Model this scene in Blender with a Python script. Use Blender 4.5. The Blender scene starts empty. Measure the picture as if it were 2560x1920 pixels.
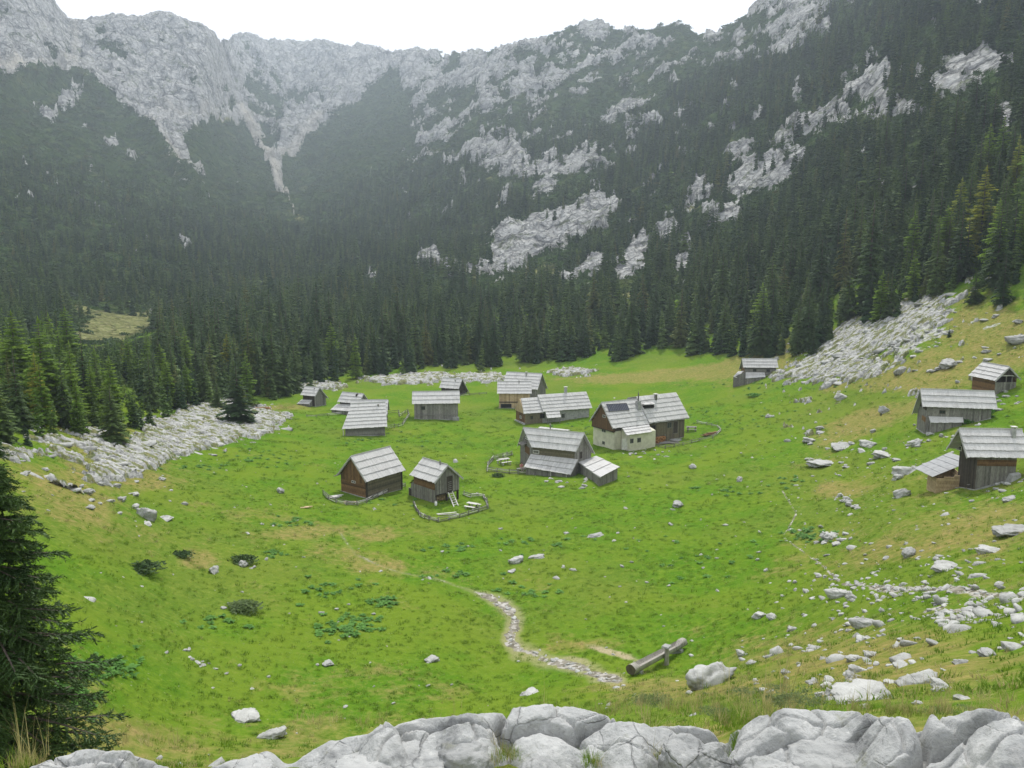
import numpy as np, math, random
# ------------------------------------------------------------------ camera model and terrain mathematics
ZC = 28.0                       # eye height above the meadow floor
PITCH = math.radians(8.6)
FP = 1770.0                     # focal length for a 2212 px wide picture
CX, CY = 1106.0, 829.5
SP, CP = math.sin(PITCH), math.cos(PITCH)

def ray(X, Y):
    dx = (np.asarray(X, float) - CX) / FP; dy = (CY - np.asarray(Y, float)) / FP
    return dx, CP + dy * SP, -SP + dy * CP          # x, y, z  (camera looks to +y)
def az_t(X, Y):
    x, y, z = ray(X, Y); h = np.hypot(x, y)
    return np.arctan2(x, y), z / h
def project(x, y, z):
    z = z - ZC
    d = y * CP - z * SP
    u = y * SP + z * CP
    return CX + FP * x / d, CY - FP * u / d

def _hash(ix, iy, seed):
    h = (ix.astype(np.int64) * 374761393 + iy.astype(np.int64) * 668265263 + seed * 982451653) & 0x7fffffff
    h = ((h ^ (h >> 13)) * 1274126177) & 0x7fffffff
    h = ((h ^ (h >> 16)) * 2246822519) & 0x7fffffff
    return (h ^ (h >> 15)) & 0x7fffffff
def gnoise(x, y, seed=0):
    x = np.asarray(x, float); y = np.asarray(y, float)
    ix = np.floor(x); iy = np.floor(y); fx = x - ix; fy = y - iy
    ux = fx * fx * fx * (fx * (fx * 6 - 15) + 10); uy = fy * fy * fy * (fy * (fy * 6 - 15) + 10)
    def g(dx, dy):
        a = _hash(ix + dx, iy + dy, seed) * (2 * math.pi / 0x7fffffff)
        return np.cos(a) * (fx - dx) + np.sin(a) * (fy - dy)
    a = g(0, 0) * (1 - ux) + g(1, 0) * ux; b = g(0, 1) * (1 - ux) + g(1, 1) * ux
    return (a * (1 - uy) + b * uy) * 1.5
def fbm(x, y, o=4, seed=0, gain=.5):
    s = 0; a = 1; n = 0
    for k in range(o):
        s = s + a * gnoise(x * 2 ** k, y * 2 ** k, seed + k * 17); n += a; a *= gain
    return s / n
def ridged(x, y, o=4, seed=0):
    s = 0; a = 1; n = 0
    for k in range(o):
        s = s + a * (1 - 2 * np.abs(gnoise(x * 2 ** k, y * 2 ** k, seed + k * 31))); n += a; a *= .5
    return s / n
def sstep(a, b, x):
    t = np.clip((x - a) / (b - a), 0, 1); return t * t * (3 - 2 * t)

# near profile: (distance, drop below the eye)
NEAR = [(0.3, 1.7), (2.0, 1.95), (4.2, 3.12), (5.9, 3.72)]
# per column of the view: distance and sight line of the lie of the land
COLS = {
 -300: [(9,1740),(13,1680),(30,1480),(40,1290),(50,1130),(60,1010),(70,950),(80,900)],
  50: [(9,1720),(14,1650),(33,1520),(45,1300),(62,1100),(75,1000),(82,965),(90,925)],
  250: [(9,1755),(18,1665),(36,1560),(46,1360),(63,1160),(82,1030),(98,955),(118,895)],
  400: [(9,1760),(22,1665),(37,1590),(48,1400),(65,1200),(88,1050),(113,950),(142,875)],
  700: [(9,1760),(24,1660),(39,1570),(50,1390),(66,1215),(90,1075),(122,955),(185,828)],
 1100: [(9,1750),(24,1640),(40,1545),(51,1410),(66,1245),(90,1080),(122,960),(200,803)],
 1500: [(9,1680),(20,1570),(32,1500),(50,1400),(66,1235),(90,1075),(125,950),(200,775)],
 1750: [(9,1600),(16,1520),(28,1450),(46,1350),(68,1190),(92,1040),(125,910),(175,750)],
 2000: [(9,1560),(16,1490),(26,1400),(42,1280),(60,1150),(76,1065),(105,900),(160,650)],
 2212: [(9,1560),(16,1480),(25,1380),(38,1270),(52,1160),(75,1030),(110,860),(140,660)],
 2600: [(9,1560),(16,1460),(24,1350),(36,1230),(50,1100),(70,960),(95,800),(120,640)],
}
MID = {
 -400: [(200,770),(320,650),(480,510),(640,390),(880,200)],
    0: [(215,760),(340,640),(500,500),(650,380),(900,200)],
  130: [(240,742),(375,640),(555,500),(715,380),(990,205)],
  300: [(290,725),(420,620),(600,500),(780,400),(1050,250)],
  440: [(320,705),(480,600),(680,500),(850,400),(1080,250)],
  500: [(335,695),(520,590),(760,480),(1000,375),(1250,255)],
  560: [(350,680),(560,570),(850,450),(1150,345),(1450,255)],
  640: [(360,670),(580,560),(900,450),(1250,330),(1600,220)],
  850: [(360,660),(560,550),(780,440),(1020,330),(1300,225)],
 1100: [(320,650),(450,550),(590,435),(740,330),(930,205)],
 1400: [(280,650),(390,530),(500,400),(630,300),(840,155)],
 1700: [(225,640),(285,520),(360,400),(460,250),(600,105)],
 2000: [(185,560),(220,450),(280,300),(350,150),(430,0)],
 2212: [(160,550),(205,400),(260,250),(320,100),(370,0)],
 2600: [(140,520),(180,380),(230,220),(290,80),(340,-40)],
}
RIDGE = [(-400,-200,1250),(0,-110,1250),(60,-70,1260),(110,0,1270),(125,35,1290),(150,68,1310),(180,65,1320),(240,50,1320),
 (265,46,1320),(310,52,1320),(345,44,1320),(370,46,1320),(400,58,1310),(445,68,1300),(465,85,1310),(480,103,1500),(500,99,1800),(530,96,1950),
 (560,100,2000),(610,109,2000),(650,106,2000),(680,104,2000),(730,112,1950),(760,118,1900),(800,118,1850),(830,132,1800),(842,136,1700),
 (880,128,1650),(900,127,1650),(940,135,1600),(960,137,1550),(985,131,1450),(1010,134,1400),(1050,127,1300),(1090,116,1200),(1150,98,1150),
 (1190,85,1120),(1230,70,1120),(1290,65,1120),(1330,76,1080),(1400,72,1020),(1440,70,990),(1460,64,980),(1480,75,970),(1505,95,960),(1515,90,960),
 (1535,93,950),(1547,96,930),(1570,70,900),(1600,50,880),(1620,40,860),(1650,15,830),(1680,5,800),(1700,0,790),(1745,4,770),(1780,-4,740),
 (1860,-10,700),(1950,-80,640),(2100,-180,560),(2212,-250,500),(2600,-300,470)]

def _line(pts):       # [(X,Y,r)] -> sorted az, t, r
    p = np.array(pts, float); a, t = az_t(p[:, 0], p[:, 1]); o = np.argsort(a)
    return a[o], t[o], p[o, 2]

NA_IN, NA_OUT = 980, 60
AZ = np.concatenate([np.linspace(-1.75, -.62, NA_OUT, endpoint=False), np.linspace(-.62, .62, NA_IN), np.linspace(.62, 1.75, NA_OUT + 1)[1:]])
NA = len(AZ)
lines = []
for r, d in NEAR:
    lines.append((np.full(NA, r), np.full(NA, -d / r)))
def sm(v, n):
    if n < 2: return v
    k = np.hanning(n + 2)[1:-1]; k /= k.sum()
    return np.convolve(np.pad(v, n // 2, mode='edge'), k, 'valid')[:len(v)]
for k in range(8):
    a, t, r = _line([(X, c[k][1], c[k][0]) for X, c in COLS.items()])
    lines.append((sm(np.interp(AZ, a, r), 121), sm(np.interp(AZ, a, t), 121)))
for k in range(5):
    a, t, r = _line([(X, c[k][1], c[k][0]) for X, c in MID.items()])
    n = 61 if k < 3 else 25
    lines.append((sm(np.interp(AZ, a, r), n), sm(np.interp(AZ, a, t), n)))
a, t, r = _line(RIDGE)
rr, tr = np.interp(AZ, a, r), np.interp(AZ, a, t)
lines.append((sm(rr, 9), tr))
lines.append((rr * 1.12, tr - .05)); lines.append((rr * 1.7, tr - .25))
LR = np.array([l[0] for l in lines]); LT = np.array([l[1] for l in lines])     # (lines, NA)
LZ = LR * LT
NSEG = [6, 26, 50, 20, 24, 40, 70, 70, 70, 50, 70, 50, 50, 50, 50, 60, 70, 10, 6]
S = np.concatenate([np.linspace(i, i + 1, n, endpoint=False) for i, n in enumerate(NSEG)] + [[len(lines) - 1.0]])
NS = len(S)
# cubic (Catmull-Rom, limited) interpolation of z and r along s
def crom(A):
    i = np.minimum(np.floor(S).astype(int), len(A) - 2); f = (S - i)[:, None]
    dr = np.diff(A, axis=0)
    m = np.zeros_like(A)
    with np.errstate(all='ignore'):
        h = 2 * dr[1:] * dr[:-1] / (dr[1:] + dr[:-1])
    m[1:-1] = np.where(dr[1:] * dr[:-1] > 0, h, 0); m[0] = dr[0]; m[-1] = dr[-1]
    p0, p1, m0, m1 = A[i], A[i + 1], m[i], m[i + 1]
    return (2*f**3-3*f**2+1)*p0 + (f**3-2*f**2+f)*m0 + (-2*f**3+3*f**2)*p1 + (f**3-f**2)*m1
GR = crom(LR)                                                                      # radius
GZ = np.empty_like(GR)
for j in range(NA):                                                                 # height as a monotone curve over radius
    r_, z_ = LR[:, j], LZ[:, j]
    h = np.diff(r_); d = np.diff(z_) / h
    m = np.zeros(len(r_)); m[0] = d[0]; m[-1] = d[-1]
    w1 = 2*h[1:]+h[:-1]; w2 = h[1:]+2*h[:-1]
    same = d[1:]*d[:-1] > 0
    with np.errstate(all='ignore'):
        m[1:-1] = np.where(same, (w1+w2)/(w1/d[:-1]+w2/d[1:]), 0)
    k = np.clip(np.searchsorted(r_, GR[:, j], side='right')-1, 0, len(r_)-2)
    f = (GR[:, j]-r_[k])/h[k]
    GZ[:, j] = (2*f**3-3*f**2+1)*z_[k] + (f**3-2*f**2+f)*h[k]*m[k] + (-2*f**3+3*f**2)*z_[k+1] + (f**3-f**2)*h[k]*m[k+1]
GZ += ZC
GX = GR * np.sin(AZ)[None, :]; GY = GR * np.cos(AZ)[None, :]
PX0, PY0 = project(GX, GY, GZ)                       # where each bit of land lies in the view, before roughness
RB = LR[11][None, :]                                 # distance of the forest edge
beyond = sstep(.97, 1.15, GR / RB)

def blob(X, Y, sx, sy, ang=0, w=1.0, soft=2.0):
    a = math.radians(ang); dx = PX0 - X; dy = PY0 - Y
    u = dx * math.cos(a) + dy * math.sin(a); v = -dx * math.sin(a) + dy * math.cos(a)
    return w * np.exp(-((u / sx) ** 2 + (v / sy) ** 2) ** (soft / 2))
def rock_at(X, Y):
    out = np.zeros(np.shape(X))
    for bx, by, sx, sy, ag, w in ROCKS:
        a_ = math.radians(ag); dx = X - bx; dy = Y - by; u = dx * math.cos(a_) + dy * math.sin(a_); v = -dx * math.sin(a_) + dy * math.cos(a_)
        out = out + w * np.exp(-((u / sx) ** 2 + (v / sy) ** 2))
    return out
def poly_dist(pts, PX=None, PY=None):
    PX = PX0 if PX is None else PX; PY = PY0 if PY is None else PY
    d = np.full(PX.shape, 1e9)
    for (x0, y0), (x1, y1) in zip(pts[:-1], pts[1:]):
        vx, vy = x1 - x0, y1 - y0; L = vx * vx + vy * vy
        k = np.clip(((PX - x0) * vx + (PY - y0) * vy) / L, 0, 1)
        d = np.minimum(d, np.hypot(PX - x0 - k * vx, (PY - y0 - k * vy)))
    return d
# --------------------------------------------------------------- what covers the land (true material masks)
# streaked noise: bands of the limestone beds run down to the left on the right side, down to the right on the left side
ang = np.where(PX0 > 700, -.42, .5)
uu = (PX0 - 700) * np.cos(ang) + PY0 * np.sin(ang); vv = -(PX0 - 700) * np.sin(ang) + PY0 * np.cos(ang)
streak = fbm(uu / 70, vv / 22, 5, 3, .6)
patch = fbm(PX0 / 60, PY0 / 38, 5, 9, .62)
ridge_y = np.interp(AZ, *[q for q in _line([(x, y, y) for x, y, _ in RIDGE])][::2])[None, :]
below = PY0 - ridge_y                                # pixels beneath the skyline
bias = np.full(PX0.shape, -.56) + .13 * sstep(650, 850, PX0) * sstep(700, 560, PY0)
bias = np.maximum(bias, np.interp(PX0, [-400,0,150,170,300,450,480,560,700,850,1000,1200,1400,1560,1700,1850,1950,2212], [.9,.9,.9,.55,.5,.7,.5,.3,.35,.35,.15,.05,-.05,-.1,.25,-.1,-.7,-.9])
      - np.interp(PX0, [-400,0,160,200,400,480,560,640,850,1000,1200,1400,1560,1700,2212], [.0033,.0033,.0028,.0022,.0024,.0028,.0020,.0024,.0032,.0028,.0026,.0030,.0038,.005,.010]) * below)
ROCKS = [(1080,345,60,32,-10,1.0),(1200,372,95,24,-8,.95),(1240,482,100,36,-22,1.25),(1140,530,60,34,-30,.9),(1100,530,40,40,0,.8),(1250,585,55,18,-15,.9),
 (1060,590,30,25,0,.7),(930,580,35,15,-10,.7),(800,590,20,26,0,.7),(970,600,25,15,0,.7),(1645,385,85,34,-22,1.1),(1595,335,30,20,0,.8),(1780,255,100,22,-32,1.0),
 (1880,190,34,40,0,.75),(1930,235,60,24,-20,.8),(2100,145,100,28,-8,.85),(2050,190,60,18,0,.7),(2170,255,22,40,0,.8),(1500,430,34,30,-20,.75),(1380,545,22,46,15,.85),
 (1470,560,30,24,-20,.8),(1345,570,22,40,15,.75),(1182,416,18,12,0,1.1),(1560,470,40,18,-25,.7),(1300,330,80,16,-12,.6),(1410,205,60,18,-25,.7),(1330,245,30,12,-40,.7),
 (1200,160,120,16,-20,.55),(1480,250,40,12,-10,.5),(1690,100,60,20,-25,.6),(1000,260,50,10,-25,.55),(940,300,30,8,-30,.5),(1360,270,20,30,30,.5),(1030,170,90,14,-20,.6),
 (330,525,40,14,0,.6),(415,545,22,14,0,.6),(300,575,18,12,0,.45),(60,445,20,9,0,.5),(110,460,14,10,0,.55),(140,225,42,16,0,.8),(60,155,80,20,5,.9),(90,205,60,8,12,.5),
 (250,300,45,12,30,.7),(370,355,60,17,35,1.2),(415,380,40,10,38,.9),(340,300,70,22,28,.9),(470,355,40,26,20,.35),(800,150,80,30,0,.3),(780,555,40,10,0,.5),(660,500,22,40,-10,.6),
 (1640,255,30,10,-30,.7),(1720,210,30,10,-50,.6),(1860,330,30,14,-30,.5),(2010,250,40,14,-10,.5),(1880,130,40,10,-30,.5),(1440,500,24,30,15,.6),(1010,590,40,10,0,.5),
 (830,745,12,26,0,.9),(790,745,14,12,0,.6),(1540,720,18,16,0,.9),(1590,705,20,10,0,.7),(1960,620,40,16,-20,.8)]
for b in ROCKS: bias = bias + blob(*b[:5], w=b[5])
for b in [(470,325,85,52,20,1.3),(100,255,120,34,10,.9),(200,330,130,60,25,1.2),(640,215,45,24,10,.55),(230,115,55,26,-5,.75),(225,62,40,12,-15,.6),(395,130,30,26,40,.6),(760,270,90,30,-20,.6),(360,75,18,10,0,.5),
          (1000,215,120,12,-22,.35),(1250,130,120,10,-20,.35),(1450,110,60,14,-20,.4),(1560,165,90,20,-20,.5),(620,480,140,50,0,.8),(1290,520,50,14,-30,.8)]:
    bias = bias - blob(*b[:5], w=b[5])
CREST_Y = np.interp(PX0, [-400, 0, 80, 165, 220, 300, 360, 430, 470], [205, 186, 172, 180, 216, 278, 335, 405, 470])
spur_d = PY0 - CREST_Y; left_w = sstep(480, 420, PX0)
bias = bias * (1 - left_w) + left_w * np.where(spur_d > 0, np.clip(-.02 - spur_d / 26, -.62, 0), np.clip(.12 - spur_d / 60, 0, .62))
for b in [(330,525,40,14,0,.6),(415,545,22,14,0,.6),(300,575,18,12,0,.45),(60,445,20,9,0,.5),(110,460,14,10,0,.55),(140,225,42,14,-8,1.0),(250,300,18,22,30,.6),(285,330,14,26,35,.6),(235,296,26,6,25,.6)]: bias = bias + left_w * blob(*b[:5], w=b[5])
for b in [(225,110,50,24,-5,.75),(230,62,42,14,-18,.7),(395,135,26,26,40,.7),(360,75,18,10,0,.5),(120,125,26,14,0,.5),(200,255,26,10,35,.5)]: bias = bias - left_w * blob(*b[:5], w=b[5])
bias = bias - 1.5 * blob(484, 334, 84, 66, 0, 1.0, 6.0) + 1.0 * blob(455, 262, 60, 6, 2, 1.0) + .9 * blob(455, 352, 30, 26, 20, 1.0) + .8 * blob(520, 400, 50, 6, 12, 1.0)
RB_Y = np.interp(PX0, [600, 612, 660, 700, 750, 800, 860, 900], [420, 350, 305, 268, 238, 196, 166, 150]); mid_w = sstep(596, 620, PX0) * sstep(900, 850, PX0)
bias = bias + mid_w * np.clip((RB_Y - PY0) / 24, -.42, .45) - .5 * blob(640, 220, 40, 20, 10) - .35 * blob(560, 180, 20, 30, 0)
GULLY = [(520,235),(545,290),(575,330),(600,385),(618,430),(640,470)]
gull = np.exp(-(poly_dist(GULLY) / np.interp(PY0, [230, 330, 470], [9, 12, 7])) ** 2)
gull2 = .7 * np.exp(-(poly_dist([(690,265),(650,320),(610,345)]) / 9) ** 2) + .6 * np.exp(-(poly_dist([(165,70),(160,150),(165,175)]) / 7) ** 2)
far = sstep(280, 700, GR)
rockv = bias + 1.22 * (streak * far + patch * (1 - .4 * far)) + 1.3 * gull + 1.1 * gull2
ROCK = sstep(-.06, .10, rockv) * beyond
SCREE = np.clip(gull + .8 * gull2 + blob(60,155,85,18,4,1.1) + blob(375,358,75,15,36,1.1) + blob(410,255,70,8,4,.5) + blob(470,350,36,30,0,.6), 0, 1) * beyond
TURF = sstep(.28, .80, sum(blob(*b[:5], w=b[5]) for b in [(245,706,110,32,-8,1.05),(160,668,40,14,10,.7),(1085,548,34,50,10,.8),(1180,580,50,26,-10,.7),(1060,400,30,40,10,.6),(1790,240,60,14,-30,.6),(1500,455,40,16,-20,.6),(1350,640,40,14,0,.6),(640,470,40,50,-40,.45),(470,262,70,7,2,.8),(600,330,90,22,10,.5),(1000,610,120,14,0,.5)]) + .35 * patch) * beyond
# meadow masks
in_meadow = 1 - beyond
n1 = fbm(GX / 9, GY / 9, 4, 21); n2 = fbm(GX / 2.2, GY / 2.2, 4, 33, .6); n3 = fbm(GX / 26, GY / 26, 3, 41)
bv = np.full(PX0.shape, -.40) + .20 * sstep(1450, 1950, PX0) + .16 * sstep(420, 120, PX0) + .55 * sstep(1500, 1590, PY0)
BROWN = [(650,1150,95,15,-4,.7),(820,1155,45,18,-8,.7),(1480,805,190,13,-4,.9),(1660,760,120,36,-18,.95),(1330,815,120,9,0,.6),(1860,915,120,26,-20,.8),(2060,790,160,36,-8,.8),(1800,1055,50,18,0,.6),
 (2100,1120,170,60,0,.45),(2000,1190,240,50,0,.35),(1250,1392,90,20,-5,.8),(430,1215,45,18,0,.55),(160,1070,170,80,15,.5),(250,960,120,60,20,.6),(330,1040,120,20,10,.45),(700,1460,260,40,-8,.4),(900,1230,260,22,10,.4),
 (850,1290,120,40,35,.35),(1900,1430,300,70,0,.6),(2150,700,120,60,0,.7),(1950,830,120,18,0,.5),(620,880,60,10,0,.6),(1010,815,90,9,0,.8),(560,1120,150,20,8,.35),(2020,1020,60,20,0,.1),(1480,1490,220,22,0,.7),(1300,1500,420,30,0,.3),(240,1470,150,40,0,.2)]
for b in BROWN: bv = bv + blob(*b[:5], w=1.25 * b[5])
BRN = sstep(-.25, .45, bv + .55 * n1 + .45 * n2 + .25 * n3) * in_meadow
PATH = [(735,1150),(768,1200),(860,1235),(960,1255),(1040,1285),(1080,1305),(1110,1335),(1100,1380),(1120,1405),(1180,1425),(1250,1445),(1335,1472)]
PATHW = np.interp(PX0, [730, 780, 1000, 1070, 1110, 1200, 1340], [2.2, 1.6, 1.8, 7, 12, 8, 9])
TRAIL = [(1690,1060),(1720,1110),(1690,1160),(1765,1210),(1820,1262),(1900,1272),(2050,1272),(2212,1285),(2500,1300)]
TRAILW = np.interp(PX0, [1690, 1760, 1850, 2000, 2300], [1.6, 3.2, 6, 8, 15])
gp = poly_dist(PATH) / PATHW; gt = poly_dist(TRAIL) / TRAILW
GRAVEL = np.maximum(np.interp(PX0, [1000, 1070], [.5, 1]) * sstep(1.25, .3, gp + 1.9 * n2 + .9 * fbm(GX / .9, GY / .9, 3, 37)), .9 * sstep(1.5, .3, gt + 2.2 * np.abs(n2) + .5 * n1))
GRAVEL = np.maximum(GRAVEL, sstep(.55, .75, blob(2080,1325,170,32,4,.75) + .6 * n2 * sstep(.1, .5, blob(2080,1325,170,32,4)) ))
DIRT = np.maximum(.85 * sstep(.30, .85, blob(1320,1410,62,9,17,1.1) + .45 * n2 + .25 * fbm(GX / .6, GY / .6, 3, 38)), .6 * sstep(.4, .8, blob(1250,1432,60,14,10,.9) + .5 * n2))
DIRT = np.maximum(DIRT, np.interp(PX0, [760, 1000, 1070], [.12, .2, .45]) * sstep(2.6, 1.0, gp + 1.3 * n2)); GRAVEL *= in_meadow; DIRT *= in_meadow
# rough limestone in the meadow's margins (karst pavement on the left, rocky spur on the right, rocky ground below the forest)
KARST = [(40,985,60,30,10,.5),(150,990,60,20,20,.5),(310,985,70,34,-30,1.1),(430,930,110,42,-10,1.25),(470,880,60,18,-20,1.0),(560,910,50,26,0,.8),(250,1010,60,22,-25,.8),(215,960,60,30,40,.55),(110,1050,70,16,10,.55),(90,935,90,20,15,.45),(600,905,30,6,0,.6)]
SPUR = [(1830,755,95,40,-32,1.2),(1960,690,90,36,-25,1.05),(1740,800,60,12,-12,.7),(2060,690,90,30,-20,.45),(1880,800,60,20,-10,.6),(1960,740,60,24,-20,.7),(2150,700,90,22,-10,.35),(2040,740,90,16,-18,.5)]
EDGE = [(680,835,60,8,0,.9),(860,822,70,9,0,1.0),(1040,818,60,10,0,.9),(1230,805,50,8,0,.8),(1540,745,60,12,-20,.5),(930,812,50,9,0,.5)]
kb = sum(blob(*b[:5], w=b[5]) for b in KARST); sb = sum(blob(*b[:5], w=b[5]) for b in SPUR); eb = sum(blob(*b[:5], w=b[5]) for b in EDGE)
kn = fbm(GX / 4.5, GY / 4.5, 4, 55, .6)
KM = sstep(.55, .8, kb + .55 * kn) ; SM = sstep(.5, .85, sb + .75 * kn); EM = sstep(.55, .85, eb + .6 * kn)
OUTC = np.clip(.75 * np.maximum(np.maximum(KM, SM), EM), 0, 1)
# --------------------------------------------------------------- roughness of the land (real relief)
rough = (1 - sstep(4, 8, GR)) * .02 + sstep(6, 14, GR) * (1 - beyond) * .22
GZ = GZ + rough * (fbm(GX / 7, GY / 7, 4, 61) * 1.5 + .25 * fbm(GX / 1.2, GY / 1.2, 3, 62))
GZ = GZ + KM * .25 * ridged(GX / 2.6, GY / 2.6, 3, 72)
GZ = GZ + SM * (.35 * ridged(GX / 3.2, GY / 3.2, 4, 73)) + EM * (.4 * ridged(GX / 4, GY / 4, 3, 74))
mt = beyond * sstep(150, 420, GR)
edge_damp = 1 - .75 * np.exp(-((S[:, None] - 17) / .35) ** 2)
GZ = GZ + mt * edge_damp * (.020 * GR * fbm(GX / (.11 * 700), GY / (.11 * 700), 4, 81) + .012 * GR * np.clip(ridged(GX / 45, GY / 45, 5, 82), -1, 1) * (.25 + .75 * ROCK)) 
GZ = GZ + mt * (np.interp(GR, [300, 900, 1500], [.0080, .0050, .0035]) * GR * ridged(GX / 15, GY / 15, 4, 83) * (ROCK * .9 + .1)) + mt * left_w * 16 * np.exp(-((spur_d - 8) / 16) ** 2) * (GR / 900)
ROCKSOFT = sstep(-.42, .42, rockv) * beyond
GZ = GZ + beyond * (1 - sstep(150, 420, GR)) * 1.0 * fbm(GX / 20, GY / 20, 3, 84)
PX1, PY1 = project(GX, GY, GZ)
DAZ_IN = 1.24 / (NA_IN - 1)

def _col(az):
    return np.interp(az, AZ, np.arange(NA))
def ground(x, y):
    """height of the land under a point (scalar)"""
    az = math.atan2(x, y); r = math.hypot(x, y); c = float(_col(az)); j = min(int(c), NA - 2); f = c - j
    return float(np.interp(r, GR[:, j], GZ[:, j]) * (1 - f) + np.interp(r, GR[:, j + 1], GZ[:, j + 1]) * f)
def on_land(X, Y, rmin=6.0):
    """the point of the land seen along a sight line"""
    az, t = az_t(X, Y); az = float(az); t = float(t); j = int(round(float(_col(az))))
    tt = (GZ[:, j] - ZC) / GR[:, j]
    ok = np.where((GR[:, j] > rmin) & (tt >= t))[0]
    if len(ok) == 0: i = NS - 4; r = GR[i, j]
    else:
        i = ok[0]; f = (t - tt[i - 1]) / (tt[i] - tt[i - 1] + 1e-12); f = min(max(f, 0), 1); r = GR[i - 1, j] + f * (GR[i, j] - GR[i - 1, j])
    x, y = r * math.sin(az), r * math.cos(az)
    return x, y, ground(x, y)
def at_dist(X, Y, r):
    az, t = az_t(X, Y); return r * math.sin(az), r * math.cos(az), ZC + r * t
def sample(A, x, y):
    """value of a land mask at points (arrays)"""
    x = np.atleast_1d(x); y = np.atleast_1d(y); az = np.arctan2(x, y); r = np.hypot(x, y)
    j = np.clip(np.round(_col(az)).astype(int), 0, NA - 1); out = np.empty(len(x))
    o = np.argsort(j, kind='stable'); js = j[o]; st = np.searchsorted(js, np.arange(NA)); en = np.searchsorted(js, np.arange(NA), side='right')
    for c in np.unique(js):
        k = o[st[c]:en[c]]; out[k] = np.interp(r[k], GR[:, c], A[:, c])
    return out
import bpy, bmesh
from mathutils import Vector, Matrix, Euler
from mathutils import noise as mnoise
random.seed(7); RNG = np.random.default_rng(11)
scene = bpy.context.scene
COL = scene.collection
PROTO = bpy.data.collections.new("prototypes"); PROTO.use_fake_user = True
# ------------------------------------------------------------------ object helpers
def tag(o, label=None, cat=None, group=None, kind=None):
    if label: o["label"] = label
    if cat: o["category"] = cat
    if group: o["group"] = group
    if kind: o["kind"] = kind
    return o
def empty(name, loc=(0, 0, 0), rz=0.0, label=None, cat=None, group=None):
    o = bpy.data.objects.new(name, None); COL.objects.link(o); o.empty_display_size = .3
    o.location = loc; o.rotation_euler = (0, 0, rz)
    return tag(o, label, cat, group)
def link(name, me, parent=None, loc=None):
    o = bpy.data.objects.new(name, me); COL.objects.link(o)
    if parent is not None: o.parent = parent
    if loc is not None: o.location = loc
    return o
def copy_tree(o, parent=None):
    c = o.copy(); COL.objects.link(c); c.parent = parent
    for ch in list(o.children): copy_tree(ch, c)
    return c
class MB:
    """collects shapes; each face has a tint that varies the look of single boards or stones"""
    def __init__(s): s.v = []; s.f = []; s.t = []; s.mi = []
    def face(s, pts, tint=.5, m=0):
        n = len(s.v); s.v += [tuple(p) for p in pts]; s.f.append(tuple(range(n, n + len(pts)))); s.t.append(tint); s.mi.append(m)
    def hexa(s, p, tint=.5, m=0):
        """8 corners: bottom 0-3 counter-clockwise, top 4-7"""
        n = len(s.v); s.v += [tuple(q) for q in p]
        for f in ((3, 2, 1, 0), (4, 5, 6, 7), (0, 1, 5, 4), (1, 2, 6, 5), (2, 3, 7, 6), (3, 0, 4, 7)):
            s.f.append(tuple(n + i for i in f)); s.t.append(tint); s.mi.append(m)
    def box(s, x0, x1, y0, y1, z0, z1, tint=.5, m=0):
        s.hexa([(x0, y0, z0), (x1, y0, z0), (x1, y1, z0), (x0, y1, z0), (x0, y0, z1), (x1, y0, z1), (x1, y1, z1), (x0, y1, z1)], tint, m)
    def bar(s, a, b, w, h=None, tint=.5, m=0, up=(0, 0, 1)):
        a = Vector(a); b = Vector(b); h = w if h is None else h; d = (b - a)
        if d.length < 1e-6: return
        d.normalize(); u = Vector(up)
        if abs(d.dot(u)) > .97: u = Vector((1, 0, 0))
        sx = d.cross(u).normalized() * (w / 2); sz = sx.cross(d).normalized() * (h / 2)
        s.hexa([a - sx - sz, a + sx - sz, b + sx - sz, b - sx - sz, a - sx + sz, a + sx + sz, b + sx + sz, b - sx + sz], tint, m)
    def tube(s, pts, rad, n=8, tint=.5, m=0, cap=True):
        pts = [Vector(p) for p in pts]; rad = rad if hasattr(rad, '__len__') else [rad] * len(pts); base = len(s.v)
        for i, p in enumerate(pts):
            d = (pts[min(i + 1, len(pts) - 1)] - pts[max(i - 1, 0)]).normalized(); u = Vector((0, 0, 1)) if abs(d.z) < .9 else Vector((1, 0, 0))
            a = d.cross(u).normalized(); b = d.cross(a)
            for k in range(n):
                w = 2 * math.pi * k / n; s.v.append(tuple(p + (a * math.cos(w) + b * math.sin(w)) * rad[i]))
        for i in range(len(pts) - 1):
            for k in range(n):
                q = base + i * n + k; r = base + i * n + (k + 1) % n
                s.f.append((q, q + n, r + n, r)); s.t.append(tint); s.mi.append(m)
        if cap:
            s.f.append(tuple(base + k for k in range(n))); s.t.append(tint); s.mi.append(m)
            e = base + (len(pts) - 1) * n; s.f.append(tuple(e + n - 1 - k for k in range(n))); s.t.append(tint); s.mi.append(m)
    def mesh(s, name, mats, smooth=False):
        me = bpy.data.meshes.new(name); me.from_pydata(s.v, [], s.f)
        for m in (mats if isinstance(mats, (list, tuple)) else [mats]): me.materials.append(m)
        a = me.attributes.new("tint", 'FLOAT', 'FACE'); a.data.foreach_set("value", np.array(s.t, dtype=np.float32))
        me.polygons.foreach_set("material_index", np.array(s.mi, dtype=np.int32))
        if smooth: me.polygons.foreach_set("use_smooth", np.ones(len(s.f), dtype=bool))
        me.update(); return me
    def build(s, name, mats, parent=None, smooth=False, loc=None):
        return link(name, s.mesh(name, mats, smooth), parent, loc)
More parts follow.
